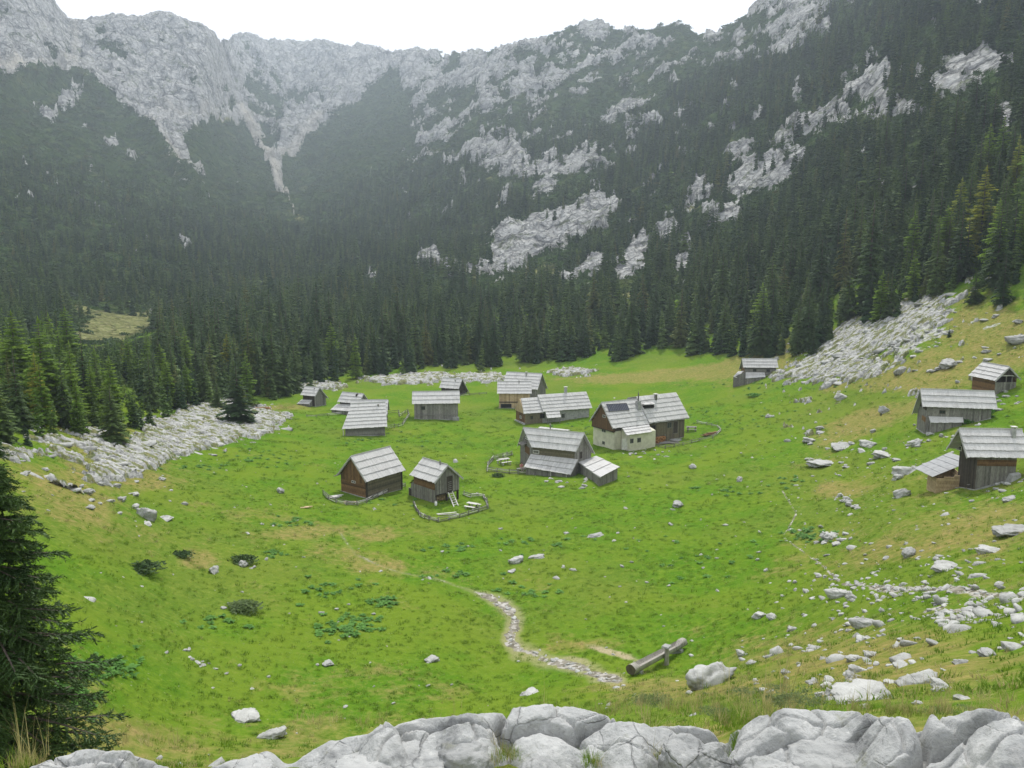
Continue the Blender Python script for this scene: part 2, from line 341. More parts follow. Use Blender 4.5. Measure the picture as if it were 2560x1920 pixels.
def np_mesh(name, V, F, mat, attrs=None, smooth=True):
    me = bpy.data.meshes.new(name); V = np.asarray(V, np.float32); F = np.asarray(F, np.int32); k = F.shape[1]
    me.vertices.add(len(V)); me.vertices.foreach_set("co", V.ravel())
    me.loops.add(F.size); me.loops.foreach_set("vertex_index", F.ravel())
    me.polygons.add(len(F)); me.polygons.foreach_set("loop_start", np.arange(0, F.size, k, dtype=np.int32)); me.polygons.foreach_set("loop_total", np.full(len(F), k, np.int32))
    me.update(calc_edges=True)
    me.polygons.foreach_set("use_smooth", np.full(len(F), smooth))
    for n, a in (attrs or {}).items():
        t = me.attributes.new(n, 'FLOAT', 'POINT'); t.data.foreach_set("value", np.asarray(a, np.float32).ravel())
    if mat: me.materials.append(mat)
    me.validate(); return me
# ------------------------------------------------------------------ material helpers
class N:
    def __init__(s, name):
        s.m = bpy.data.materials.new(name); s.m.use_nodes = True; s.t = s.m.node_tree; s.b = s.t.nodes["Principled BSDF"]
        s.b.inputs["Roughness"].default_value = .9; s.b.inputs["Specular IOR Level"].default_value = .25
    def n(s, typ, **kw):
        o = s.t.nodes.new(typ)
        for k, v in kw.items():
            if k in o.inputs.keys(): s.put(o.inputs[k], v)
            else: setattr(o, k, v)
        return o
    def put(s, sock, v):
        if isinstance(v, bpy.types.NodeSocket): s.t.links.new(v, sock)
        else: sock.default_value = v
    def attr(s, name): return s.n("ShaderNodeAttribute", attribute_name=name).outputs["Fac"]
    def coord(s, kind="Object"): return s.n("ShaderNodeTexCoord").outputs[kind]
    def pos(s): return s.n("ShaderNodeNewGeometry").outputs["Position"]
    def scale(s, v, sc):
        o = s.n("ShaderNodeVectorMath", operation='MULTIPLY'); s.put(o.inputs[0], v); o.inputs[1].default_value = sc; return o.outputs[0]
    def noise(s, vec, scale, detail=4, rough=.55, out="Fac"):
        o = s.n("ShaderNodeTexNoise"); s.put(o.inputs["Vector"], vec); o.inputs["Scale"].default_value = scale; o.inputs["Detail"].default_value = detail; o.inputs["Roughness"].default_value = rough; return o.outputs[out]
    def voro(s, vec, scale, feature='F1', out="Distance"):
        o = s.n("ShaderNodeTexVoronoi", feature=feature); s.put(o.inputs["Vector"], vec); o.inputs["Scale"].default_value = scale; return o.outputs[out]
    def math(s, op, a, b=0.0, c=0.0, clamp=False):
        o = s.n("ShaderNodeMath", operation=op, use_clamp=clamp); s.put(o.inputs[0], a); s.put(o.inputs[1], b)
        s.put(o.inputs[2], c); return o.outputs[0]
    def ramp(s, fac, stops, interp='LINEAR'):
        o = s.n("ShaderNodeValToRGB"); s.put(o.inputs[0], fac); r = o.color_ramp; r.interpolation = interp
        while len(r.elements) < len(stops): r.elements.new(.5)
        for e, (p, c) in zip(r.elements, stops):
            e.position = p; e.color = (c, c, c, 1) if isinstance(c, (int, float)) else (*c, 1)
        return o.outputs["Color"]
    def mapr(s, v, a, b, c=0.0, d=1.0):
        o = s.n("ShaderNodeMapRange"); s.put(o.inputs[0], v); o.inputs[1].default_value = a; o.inputs[2].default_value = b; o.inputs[3].default_value = c; o.inputs[4].default_value = d; return o.outputs[0]
    def mix(s, fac, a, b, mode='MIX'):
        o = s.n("ShaderNodeMix", data_type='RGBA', blend_type=mode); s.put(o.inputs[0], fac)
        for k, v in ((6, a), (7, b)):
            if isinstance(v, (int, float)): v = (v, v, v)
            s.put(o.inputs[k], v if isinstance(v, bpy.types.NodeSocket) else (*v, 1))
        return o.outputs[2]
    def bump(s, h, strength=.5, dist=.05, normal=None):
        o = s.n("ShaderNodeBump"); s.put(o.inputs["Height"], h); o.inputs["Strength"].default_value = strength; o.inputs["Distance"].default_value = dist
        if normal is not None: s.put(o.inputs["Normal"], normal)
        return o.outputs[0]
    def col(s, c): s.put(s.b.inputs["Base Color"], c if isinstance(c, bpy.types.NodeSocket) else (*c, 1)); return s
    def nrm(s, v): s.put(s.b.inputs["Normal"], v); return s
    def set(s, **kw):
        for k, v in kw.items(): s.put(s.b.inputs[k.replace('_', ' ')], v)
        return s

def limestone(name, scale=1.0, base=(.27, .272, .262), dark=(.10, .102, .10), light=(.40, .40, .385), bump=.6, moss=True):
    k = N(name); p = k.pos(); pr = k.n("ShaderNodeObjectInfo").outputs["Random"]
    v = k.scale(p, (scale,) * 3)
    a = k.noise(v, 1.3, 8, .62); b = k.noise(v, 9, 6, .65); wv = k.n("ShaderNodeVectorMath", operation='ADD'); k.put(wv.inputs[0], k.scale(v, (1, .55, 1.3))); k.put(wv.inputs[1], k.scale(k.noise(v, 1.2, 5, .6, "Color"), (.35, .35, .35))); c = k.voro(wv.outputs[0], 1.1, 'DISTANCE_TO_EDGE'); spot = k.noise(v, 4.2, 5, .7)
    col = k.ramp(a, [(.28, dark), (.46, base), (.72, light)])
    col = k.mix(k.mapr(b, .35, .72), col, k.mix(.5, col, light))
    col = k.mix(k.mapr(spot, .60, .68, 0, .55), col, (.50, .50, .48))
    col = k.mix(k.mapr(b, .60, .68, 0, .55), col, (.16, .16, .15))
    crack = k.mapr(c, 0, .022, 1, 0); crack = k.math('MULTIPLY', crack, k.mapr(k.noise(v, .8, 4), .46, .58))
    col = k.mix(k.math('MULTIPLY', crack, .22), col, (.07, .07, .065))
    if moss: col = k.mix(k.mapr(k.noise(v, 2.2, 6, .7), .60, .72, 0, .55), col, (.15, .155, .09))
    h = k.math('ADD', k.math('ADD', k.math('MULTIPLY', a, .8), k.math('MULTIPLY', b, .35)), k.math('MULTIPLY', crack, -.22))
    k.col(k.mix(1, col, k.ramp(pr, [(0, .85), (1, 1.12)]), 'MULTIPLY')); k.nrm(k.bump(h, bump, .12 / scale)); return k.m

# ------------------------------------------------------------------ land
def land_material():
    k = N("alpine_meadow"); p = k.pos()
    rock, brown, gravel, dirt = k.attr("rock"), k.attr("brown"), k.attr("gravel"), k.attr("dirt")
    f1 = k.noise(p, .35, 6, .65); f2 = k.noise(p, 2.1, 6, .7); f3 = k.noise(p, 8, 4, .7); f4 = k.noise(p, .12, 3)
    g = k.ramp(f2, [(.26, (.042, .088, .010)), (.42, (.078, .153, .013)), (.58, (.120, .202, .019)), (.76, (.185, .245, .038))])
    g = k.mix(k.mapr(f1, .42, .60, 0, .8), g, k.ramp(f3, [(.3, (.044, .124, .010)), (.7, (.100, .208, .014))]))
    g = k.mix(k.mapr(f4, .42, .60, 0, .65), g, (.142, .198, .022)); g = k.mix(k.mapr(k.noise(p, .045, 4, .6), .48, .62, 0, .5), g, k.ramp(f2, [(.3, (.090, .132, .020)), (.7, (.180, .205, .044))]))
    sp = k.mapr(k.noise(p, 3.6, 3, .6), .66, .72, 0, .7); g = k.mix(sp, g, (.04, .11, .012))
    br = k.ramp(f2, [(.25, (.12, .125, .03)), (.5, (.23, .19, .068)), (.75, (.35, .25, .11))])
    col = k.mix(k.mapr(k.math('ADD', k.math('MULTIPLY', brown, .75), k.math('ADD', k.math('MULTIPLY', k.math('SUBTRACT', f2, .5), 1.3), k.math('MULTIPLY', k.math('SUBTRACT', f1, .5), .9))), .12, .95, 0, .85), g, br)
    spk = k.mapr(k.noise(p, 5.5, 2, .5), .715, .74, 0, .8); col = k.mix(k.math('MULTIPLY', spk, .5), col, (.38, .37, .30))
    d = k.ramp(f3, [(.3, (.26, .20, .12)), (.7, (.48, .41, .28))]); col = k.mix(dirt, col, d)
    gr = k.ramp(k.voro(p, 3.5, 'F1', "Color"), [(.2, (.13, .12, .09)), (.55, (.25, .23, .19)), (.85, (.42, .40, .37))]); col = k.mix(k.mapr(k.math('ADD', gravel, k.math('MULTIPLY', k.math('SUBTRACT', f3, .5), .8)), .3, .7), col, gr)
    rr = k.ramp(k.noise(p, 1.7, 7, .7), [(.30, (.10, .105, .09)), (.45, (.30, .30, .28)), (.65, (.50, .50, .48))])
    veg = k.mapr(k.noise(p, .9, 5, .7), .50, .60, 0, 1)
    rr = k.mix(k.math('MULTIPLY', veg, .75), rr, k.mix(.4, g, br))
    col = k.mix(k.mapr(k.math('ADD', rock, k.math('MULTIPLY', k.math('SUBTRACT', f2, .5), .9)), .38, .58), col, rr)
    k.col(col); h = k.math('ADD', k.math('MULTIPLY', f3, .5), f2); k.nrm(k.bump(h, .55, .22)); k.set(Roughness=1.0, Specular_IOR_Level=0.0); return k.m
def mountain_material():
    k = N("mountain_side"); p = k.pos(); rock, scree = k.attr("rock"), k.attr("scree")
    f1 = k.noise(p, .035, 8, .65); f2 = k.noise(p, .16, 7, .7); fz = k.noise(k.scale(p, (.03, .03, .12)), 1.0, 7, .68)
    veg = k.ramp(f2, [(.3, (.022, .045, .014)), (.52, (.042, .075, .022)), (.66, (.08, .11, .034)), (.8, (.15, .16, .06))])
    veg = k.mix(k.mapr(f1, .55, .7, 0, .6), veg, (.13, .15, .055))
    veg = k.mix(k.mapr(k.math('ADD', k.attr("turf"), k.math('MULTIPLY', k.math('SUBTRACT', f2, .5), 1.0)), .35, .65), veg, k.ramp(k.noise(p, .6, 5, .7), [(.3, (.12, .150, .045)), (.5, (.22, .23, .09)), (.7, (.36, .34, .19))]))
    warp = k.n("ShaderNodeVectorMath", operation='ADD'); k.put(warp.inputs[0], p); k.put(warp.inputs[1], k.scale(k.noise(p, .05, 4, .6, "Color"), (22, 22, 22))); wp = warp.outputs[0]
    strata = k.noise(k.scale(wp, (.02, .02, .22)), 1.0, 6, .7); cr1 = k.voro(k.scale(wp, (.045, .045, .02)), 1.0, 'DISTANCE_TO_EDGE'); cr2 = k.voro(k.scale(wp, (.16, .16, .09)), 1.0, 'DISTANCE_TO_EDGE')
    f5 = k.noise(p, .55, 5, .7); mixv = k.math('ADD', k.math('ADD', k.math('MULTIPLY', strata, .45), k.math('MULTIPLY', f2, .3)), k.math('MULTIPLY', f5, .25))
    rk = k.ramp(mixv, [(.30, (.12, .125, .13)), (.40, (.32, .325, .33)), (.52, (.46, .462, .45)), (.66, (.60, .595, .57))])
    rk = k.mix(k.math('MULTIPLY', k.mapr(cr1, 0, .07, 1, 0), .65), rk, (.07, .075, .08)); rk = k.mix(k.math('MULTIPLY', k.mapr(cr2, 0, .09, 1, 0), .45), rk, (.09, .095, .10))
    rk = k.mix(k.mapr(k.noise(p, .09, 6, .7), .55, .63, 0, .75), rk, (.10, .125, .055))
    rk = k.mix(scree, rk, k.ramp(f5, [(.3, (.40, .385, .34)), (.7, (.56, .535, .475))]))
    brk = k.math('ADD', k.math('MULTIPLY', k.math('SUBTRACT', f2, .5), 1.5), k.math('ADD', k.math('MULTIPLY', k.math('SUBTRACT', f5, .5), .7), k.math('MULTIPLY', k.math('SUBTRACT', strata, .5), .9)))
    col = k.mix(k.mapr(k.math('ADD', rock, brk), .47, .56), veg, rk)
    hh = k.math('ADD', k.math('ADD', k.math('MULTIPLY', f2, .5), k.math('MULTIPLY', strata, 1.2)), k.math('ADD', k.math('MULTIPLY', k.mapr(cr1, 0, .12), .8), k.math('MULTIPLY', k.mapr(cr2, 0, .15), .35)))
    k.col(col); k.nrm(k.bump(hh, 1.0, 5.0)); k.set(Roughness=1.0, Specular_IOR_Level=0.0); return k.m
MAT_LAND = land_material(); MAT_MT = mountain_material()
split = int(np.searchsorted(S, 12.0))
def sheet(name, r0, r1, mat, attrs):
    V = np.stack([GX[r0:r1], GY[r0:r1], GZ[r0:r1]], -1).reshape(-1, 3); n = r1 - r0
    i = np.arange(n - 1)[:, None] * NA + np.arange(NA - 1)[None, :]
    F = np.stack([i, i + 1, i + NA + 1, i + NA], -1).reshape(-1, 4)
    return link(name, np_mesh(name, V, F, mat, {a: v[r0:r1] for a, v in attrs.items()}))
tag(sheet("meadow", 0, split + 1, MAT_LAND, dict(rock=OUTC, brown=BRN, gravel=GRAVEL, dirt=DIRT)), "green alpine meadow with brown patches sloping around the huts", "meadow", kind="structure")
tag(sheet("mountain_terrain", split, NS, MAT_MT, dict(rock=ROCKSOFT, scree=SCREE, turf=TURF)), "limestone mountainside with cliffs and scree around the valley", "mountain", kind="structure")
# ------------------------------------------------------------------ camera, light, air
cam = bpy.data.cameras.new("camera"); cam.sensor_width = 36; cam.lens = 36 * FP / 2212; cam.clip_start = .1; cam.clip_end = 20000
co = bpy.data.objects.new("camera", cam); COL.objects.link(co); co.location = (0, 0, ZC); co.rotation_euler = (math.pi / 2 - PITCH, 0, 0); scene.camera = co
SUN_EL, SUN_AZ = math.radians(57), math.radians(12)            # high, ahead of the viewer and a little to the right
sd = bpy.data.lights.new("sun", 'SUN'); sd.energy = 3.1; sd.angle = math.radians(.6); sd.color = (1, .965, .90)
so = bpy.data.objects.new("sun", sd); COL.objects.link(so)
sv = Vector((math.sin(SUN_AZ) * math.cos(SUN_EL), math.cos(SUN_AZ) * math.cos(SUN_EL), math.sin(SUN_EL)))
so.rotation_euler = sv.to_track_quat('Z', 'Y').to_euler()
w = bpy.data.worlds.new("World"); scene.world = w; w.use_nodes = True; nt = w.node_tree; bg = nt.nodes["Background"]
sky = nt.nodes.new("ShaderNodeTexSky"); sky.sky_type = 'NISHITA'; sky.sun_disc = False; sky.sun_elevation = SUN_EL; sky.sun_rotation = SUN_AZ; sky.altitude = 1500; sky.dust_density = 2.0
tc = nt.nodes.new("ShaderNodeTexCoord"); nz = nt.nodes.new("ShaderNodeTexNoise"); nz.inputs["Scale"].default_value = 2.2; nz.inputs["Detail"].default_value = 5
mr = nt.nodes.new("ShaderNodeMapRange"); mr.inputs[1].default_value = .25; mr.inputs[2].default_value = .6; mr.inputs[3].default_value = .72; mr.inputs[4].default_value = 1.0
mx = nt.nodes.new("ShaderNodeMix"); mx.data_type = 'RGBA'; mx.inputs[7].default_value = (11.2, 11.4, 11.7, 1)      # high thin cloud
nt.links.new(tc.outputs["Generated"], nz.inputs["Vector"]); nt.links.new(nz.outputs["Fac"], mr.inputs[0]); nt.links.new(mr.outputs[0], mx.inputs[0])
nt.links.new(sky.outputs[0], mx.inputs[6]); nt.links.new(mx.outputs[2], bg.inputs["Color"]); bg.inputs["Strength"].default_value = .1
scene.view_settings.view_transform = 'Standard'; scene.view_settings.look = 'None'; scene.view_settings.exposure = .36; scene.view_settings.gamma = 1
HAZE = True
if HAZE:
    hz = MB(); hz.box(-3200, 3200, -600, 3700, -20, 640); k = N("valley_haze"); k.t.nodes.remove(k.b)
    pv = k.t.nodes.new("ShaderNodeVolumePrincipled"); pv.inputs["Color"].default_value = (.74, .86, 1.0, 1); pv.inputs["Density"].default_value = .00031; pv.inputs["Anisotropy"].default_value = .35
    k.t.links.new(pv.outputs[0], k.t.nodes["Material Output"].inputs["Volume"])
    tag(hz.build("haze", k.m), "thin pale blue haze filling the valley air", "haze", kind="stuff")
scene.cycles.volume_bounces = 0; scene.cycles.max_bounces = 5; scene.cycles.diffuse_bounces = 3; scene.cycles.transparent_max_bounces = 6
# ------------------------------------------------------------------ conifers
def foliage(name, lo, hi, trans=.15, hue=.0, noise=1.4):
    k = N(name); oi = k.n("ShaderNodeObjectInfo").outputs["Random"]; p = k.pos()
    c = k.ramp(oi, [(0, lo), (.55, tuple((a_ + b_) / 2.2 for a_, b_ in zip(lo, hi))), (.92, hi), (.94, (hi[0] * 1.25, hi[1] * .85, hi[2] * .9)), (1, hi)]); c = k.mix(k.mapr(k.noise(p, noise, 4, .7), .3, .7), k.mix(1, c, (.55, .6, .6), 'MULTIPLY'), k.mix(1, c, (1.4, 1.35, 1.2), 'MULTIPLY'))
    k.col(c); k.set(Roughness=.8)
    d = k.n("ShaderNodeBsdfTranslucent"); k.put(d.inputs[0], c); ms = k.n("ShaderNodeMixShader"); ms.inputs[0].default_value = trans
    k.t.links.new(k.b.outputs[0], ms.inputs[1]); k.t.links.new(d.outputs[0], ms.inputs[2]); k.t.links.new(ms.outputs[0], k.t.nodes["Material Output"].inputs["Surface"]); return k.m
MAT_SPRUCE = foliage("spruce_needles", (.026, .062, .022), (.105, .165, .042), .22)
MAT_LARCH = foliage("larch_needles", (.15, .26, .028), (.25, .37, .046), .5)
MAT_FARLARCH = foliage("far_larch_needles", (.085, .155, .030), (.135, .215, .042), .3)
MAT_MUGO = foliage("dwarf_pine_needles", (.036, .076, .024), (.066, .112, .032), .18)
kb_ = N("bark"); kb_.col(kb_.ramp(kb_.noise(kb_.scale(kb_.coord(), (1, 1, .2)), 6, 5), [(.3, (.06, .05, .04)), (.7, (.16, .13, .11))])); MAT_BARK = kb_.m
def conifer(seed, h=1.0, rad=.17, layers=15, nb=8, fine=False, shape=1.0, droop=.35, gap=.06):
    """crown faces of one conifer, unit height unless h is given"""
    R = random.Random(seed); V = []; F = []
    def tri(a, b, c): n = len(V); V.extend((a, b, c)); F.append((n, n + 1, n + 2))
    for L in range(layers):
        u = L / (layers - 1); z = h * (gap + (1 - gap) * (1 - (1 - u) ** 1.12) * .985); rr = h * rad * (1 - u) ** shape * R.uniform(.82, 1.1) + h * .006
        n = max(4, int(nb * (1 - .45 * u))); ph = R.uniform(0, 7)
        for b in range(n):
            if R.random() < .06: continue
            zr_ = z + R.uniform(-.75, .75) * h / layers * (1 - .5 * u); a = ph + 2 * math.pi * (b + R.uniform(-.3, .3)) / n; l = rr * R.uniform(.68, 1.15); wd = l * (1.0 if not fine else .85) * math.pi / n * R.uniform(.8, 1.4)
            dz = -droop * l * R.uniform(.6, 1.3) * (1 - .9 * u); ca, sa = math.cos(a), math.sin(a)
            def P(d, w, zz): return (ca * d - sa * w, sa * d + ca * w, zr_ + zz)
            if not fine:
                up = .10 * l
                tri(P(0, 0, up), P(l * .55, -wd, dz * .5 - .05 * l), P(l, 0, dz)); tri(P(0, 0, up), P(l, 0, dz), P(l * .55, wd, dz * .5 - .05 * l))
                tri(P(l * .2, 0, 0), P(l * .95, 0, dz), P(l * .5, R.uniform(-.3, .3) * wd, dz * .5 - .35 * l))
            else:
                m = max(4, int(4 + 4 * l / (h * rad)))
                for q in range(m):
                    t0 = q / m; d0 = l * t0; zz = dz * t0 ** 1.3 + .12 * l * math.sin(t0 * 2.6); tl = l * (.46 * (1 - t0) + .14)
                    for sgn in (-1, 1):
                        ww = tl * R.uniform(.7, 1.2) * .8; sw = R.uniform(.35, .75) * tl
                        tri(P(d0, 0, zz + .02 * l), P(d0 + sw, sgn * ww, zz - .16 * tl - R.uniform(0, .12) * l), P(d0 + .30 * l, 0, zz + dz / m))
                    tri(P(d0, -.03 * l, zz), P(d0 + .22 * l, .03 * l, zz + dz / m), P(d0 + .14 * l, 0, zz - R.uniform(.12, .28) * l))
                tri(P(l * .8, -.06 * l, dz * .8), P(l * .8, .06 * l, dz * .8), P(l * 1.06, 0, dz))
    tri((-.012 * h, 0, .93 * h), (.012 * h, 0, .93 * h), (0, 0, 1.01 * h)); tri((0, -.012 * h, .93 * h), (0, .012 * h, .93 * h), (0, 0, 1.01 * h))
    return V, F
def conifer_mesh(name, mat, **kw):
    V, F = conifer(**kw); return np_mesh(name, V, F, mat, smooth=False)
def trunk_mesh(h=1.0, r=.014, name="trunk"):
    m = MB(); m.tube([(0, 0, -.04 * h), (0, 0, .1 * h), (.004 * h, 0, .5 * h), (0, 0, .96 * h)], [r * 1.3 * h, r * h, r * .6 * h, r * .12 * h], 7); return m.mesh(name, MAT_BARK, True)
# far trees with few faces, for the wood that reads as one mass
FAR = []
for i, kw in enumerate([dict(rad=.16, layers=18, nb=7, droop=.55), dict(rad=.19, layers=17, nb=7, droop=.5), dict(rad=.135, layers=20, nb=6, droop=.6), dict(rad=.17, layers=18, nb=7, shape=.85, droop=.5)]):
    FAR.append(conifer_mesh("far_spruce", MAT_SPRUCE, seed=100 + i, **kw))
FAR_L = [conifer_mesh("far_larch", MAT_FARLARCH, seed=120 + i, rad=.17, layers=17, nb=7, shape=.8, droop=.2) for i in range(2)]
def shrub_mesh(name, mat, seed, n=90, flat=.55, leaf=.22):
    R = random.Random(seed); V = []; F = []
    for i in range(n):
        a = R.uniform(0, 6.283); c = R.uniform(0, 1) ** .6; e = math.sqrt(max(0, 1 - c * c)); rr = R.uniform(.55, 1.0)
        p = Vector((math.cos(a) * c * rr, math.sin(a) * c * rr, flat * (e * rr + .05)))
        d1 = Vector((R.uniform(-1, 1), R.uniform(-1, 1), R.uniform(-.6, .9))).normalized() * leaf * R.uniform(.6, 1.3); d2 = Vector((R.uniform(-1, 1), R.uniform(-1, 1), R.uniform(-.6, .9))).normalized() * leaf
        k = len(V); V.extend((tuple(p - d1 * .5), tuple(p + d1 * .5 + d2 * .2), tuple(p + d2))); F.append((k, k + 1, k + 2))
    return np_mesh(name, V, F, mat, smooth=False)
MUGO = [shrub_mesh("dwarf_pine_clump", MAT_MUGO, 130 + i, n=70, leaf=.34) for i in range(3)]
def proto_collection(name, meshes):
    c = bpy.data.collections.new(name); c.use_fake_user = True
    for i, me in enumerate(meshes):
        o = bpy.data.objects.new("%s_%02d" % (name, i), me); c.objects.link(o)
    return c
def scatter(name, pts, rot, scl, idx, meshes, label, cat):
    """one object of uncountable cover: copies of a few meshes on given points"""
    n = len(pts); me = bpy.data.meshes.new(name); me.vertices.add(n); me.vertices.foreach_set("co", np.asarray(pts, np.float32).ravel())
    for an, typ, dat in (("s_rot", 'FLOAT_VECTOR', rot), ("s_scl", 'FLOAT_VECTOR', scl)):
        a = me.attributes.new(an, typ, 'POINT'); a.data.foreach_set("vector", np.asarray(dat, np.float32).ravel())
    a = me.attributes.new("s_idx", 'INT', 'POINT'); a.data.foreach_set("value", np.asarray(idx, np.int32))
    o = link(name, me); ng = bpy.data.node_groups.new(name + "_spread", 'GeometryNodeTree')
    ng.interface.new_socket("Geometry", in_out='INPUT', socket_type='NodeSocketGeometry'); ng.interface.new_socket("Geometry", in_out='OUTPUT', socket_type='NodeSocketGeometry')
    gi = ng.nodes.new("NodeGroupInput"); go = ng.nodes.new("NodeGroupOutput"); ip = ng.nodes.new("GeometryNodeInstanceOnPoints"); ci = ng.nodes.new("GeometryNodeCollectionInfo")
    ci.inputs[0].default_value = proto_collection(name + "_kinds", meshes); ci.inputs["Separate Children"].default_value = True; ci.inputs["Reset Children"].default_value = True
    def na(nm, typ):
        q = ng.nodes.new("GeometryNodeInputNamedAttribute"); q.data_type = typ; q.inputs["Name"].default_value = nm; return q.outputs["Attribute"]
    L = ng.links.new
    L(gi.outputs[0], ip.inputs["Points"]); L(ci.outputs[0], ip.inputs["Instance"]); ip.inputs["Pick Instance"].default_value = True
    L(na("s_idx", 'INT'), ip.inputs["Instance Index"]); L(na("s_rot", 'FLOAT_VECTOR'), ip.inputs["Rotation"]); L(na("s_scl", 'FLOAT_VECTOR'), ip.inputs["Scale"]); L(ip.outputs[0], go.inputs[0])
    o.modifiers.new("spread", 'NODES').node_group = ng
    return tag(o, label, cat, kind="stuff")
def sector_points(r0, r1, spacing, half=.66):
    n = int(half * (r1 ** 2 - r0 ** 2) / spacing ** 2); r = np.sqrt(RNG.uniform(r0 ** 2, r1 ** 2, n)); a = RNG.uniform(-half, half, n); return r * np.sin(a), r * np.cos(a)
# where trees can stand: beyond the forest edge, below the tree line, off the bare rock
TREELINE = np.interp(PX0, [-400, 0, 300, 500, 620, 700, 900, 1100, 1300, 1500, 1700, 1850, 2600], [300, 310, 390, 450, 470, 420, 360, 275, 235, 175, 80, 0, -400])
wood = sstep(-25, 45, PY0 - TREELINE + 40 * patch) * np.maximum(beyond, ((PX0 > 1500) | (PX0 < 760)) * sstep(.85, .90, GR / RB)) * (1 - .95 * KM) * (1 - .93 * ROCK) * (1 - .8 * SM)
wood = wood * (1 - TURF) * (1 - blob(240, 700, 105, 34, -8, 1.0)) * (1 - blob(170, 655, 50, 16, 10, .8)) * (1 - .8 * blob(1085, 545, 34, 55, 10)) * (1 - .6 * blob(1180, 560, 60, 40, 0))
scrub = beyond * (1 - ROCK) * (1 - .9 * TURF) * (1 - .9 * blob(240, 700, 95, 32, -8, 1.0)) * (1 - SCREE)
RBX = np.interp(PX0, [-100, 150, 520, 640, 760, 1500, 1650, 1950, 2040, 2120], [.86, .86, .88, .93, 1, 1.0, .955, .94, .985, 1.0])
gapn = fbm(GX / 15, GY / 15, 4, 97, .6); wood = wood * (.12 + .88 * sstep(-.34, -.12, gapn)) 
base_ok = sstep(1.0, 1.04, GR / RB / RBX); scrub_ok = sstep(1.15, 1.35, GR / RB)
FP_ = []
for r0, r1, sp in ((70, 260, 2.75), (260, 420, 3.4), (420, 700, 4.4), (700, 1150, 5.8)):
    x, y = sector_points(r0, r1, sp); wv = sample(wood * base_ok, x, y); k = RNG.random(len(x)) < wv * (1.0 if r1 < 500 else .9); FP_.append((x[k], y[k], np.full(k.sum(), sp)))
fx = np.concatenate([f[0] for f in FP_]); fy = np.concatenate([f[1] for f in FP_]); fr = np.hypot(fx, fy)
fz = sample(GZ, fx, fy); fX, fY = project(fx, fy, fz)
KEEP_ = None
fh = 7.7 * np.exp(RNG.normal(0, .27, len(fx))) * np.where(fr < 150, .9, 1.05) * np.interp(fr, [100, 250, 500, 1100], [1.0, 1.1, 1.1, .95])
vis = 1 - .93 * sstep(.38, .62, np.maximum(rock_at(fX, fY - .45 * FP * fh / fr), rock_at(fX, fY - .85 * FP * fh / fr))) * sstep(170, 230, fr)
kp_ = RNG.random(len(fx)) < vis; fx, fy, fz, fr, fX, fY, fh = (q[kp_] for q in (fx, fy, fz, fr, fX, fY, fh))
fh *= np.interp(fX, [0, 260, 420], [.74, .78, 1]) * 1.0
edge = sample(GR / RB, fx, fy); fh *= np.interp(edge, [.86, 1.05], [.72, 1])
larch = RNG.random(len(fx)) < np.interp(fX, [0, 250, 420, 900, 1700, 2212], [.70, .5, .10, .02, .05, .16]) * np.where(fr < 210, 1, .12) + np.where(fr < 500, .012, .045)
larch |= (RNG.random(len(fx)) < .5) & (fX > 2080) & (fY < 560) & (fY > 360)
lim_ = (fX > 160) & (fX < 345) & (fr > 130) & (fr < 300); fh = np.where(lim_, np.clip(np.minimum(fh, (fY - np.interp(fX, [160, 200, 345], [752, 748, 716])) * fr / FP), .8, None), fh)
# nearest trees of the wood's front: trees of their own; the rest one wood
size = fh / fr * ((fX > -60) & (fX < 2272)) * (fY - 1770 * fh / fr < 1650)
hid = np.zeros(len(fx)); order = np.argsort(fr)
near_top = {}
for i in order:                                         # trees behind the first two rows are hidden by them
    b = int(fX[i] // 14); top = fY[i] - FP * fh[i] / fr[i]; hid[i] = top - near_top.get(b, 1e9)
    near_top[b] = min(near_top.get(b, 1e9), top)
score = size * np.where(hid < -8, 1, .2); pick = np.argsort(-score)[:285]; solo = np.zeros(len(fx), bool); solo[pick] = True
st = ~solo
fs = fh[st]; nn = st.sum(); idx = np.where(larch[st], 4 + RNG.integers(0, 2, nn), RNG.integers(0, 4, nn))
scatter("forest", np.stack([fx[st], fy[st], fz[st] - .2], 1), np.stack([RNG.normal(0, .03, nn), RNG.normal(0, .03, nn), RNG.uniform(0, 6.28, nn)], 1), np.stack([fs * RNG.uniform(.85, 1.2, nn)] * 2 + [fs], 1), idx, FAR + FAR_L,
        "dense dark conifer forest covering the valley and the mountain slopes", "forest")
# dwarf pine above and between
DP = []
thicket = np.clip(blob(110, 905, 170, 34, 8, 1.1) + blob(250, 960, 50, 26, 30, .7) + .5 * blob(520, 900, 40, 12), 0, 1) * (1 - beyond) * (patch > -.12) * (1 - .6 * KM)
x, y = sector_points(60, 150, 2.0); k = RNG.random(len(x)) < sample(thicket, x, y) * .6; DP.append((x[k], y[k], np.full(k.sum(), .85)))
for r0, r1, sp in ((110, 400, 3.4), (400, 800, 4.6), (800, 1400, 6.5), (1400, 2000, 9)):
    x, y = sector_points(r0, r1, sp); wv = sample(scrub * scrub_ok, x, y); k = RNG.random(len(x)) < wv * .8; DP.append((x[k], y[k], np.full(k.sum(), sp * .62)))
dx_ = np.concatenate([f[0] for f in DP]); dy_ = np.concatenate([f[1] for f in DP]); ds = np.concatenate([f[2] for f in DP]) * RNG.uniform(.6, 1.3, len(dx_)); nn = len(dx_)
scatter("dwarf_pine_scrub", np.stack([dx_, dy_, sample(GZ, dx_, dy_) - .3], 1), np.stack([np.zeros(nn), np.zeros(nn), RNG.uniform(0, 6.28, nn)], 1), np.stack([ds, ds, ds * .8], 1), RNG.integers(0, 3, nn), MUGO,
        "low dark dwarf pine scrub spreading between the limestone bands", "scrub")
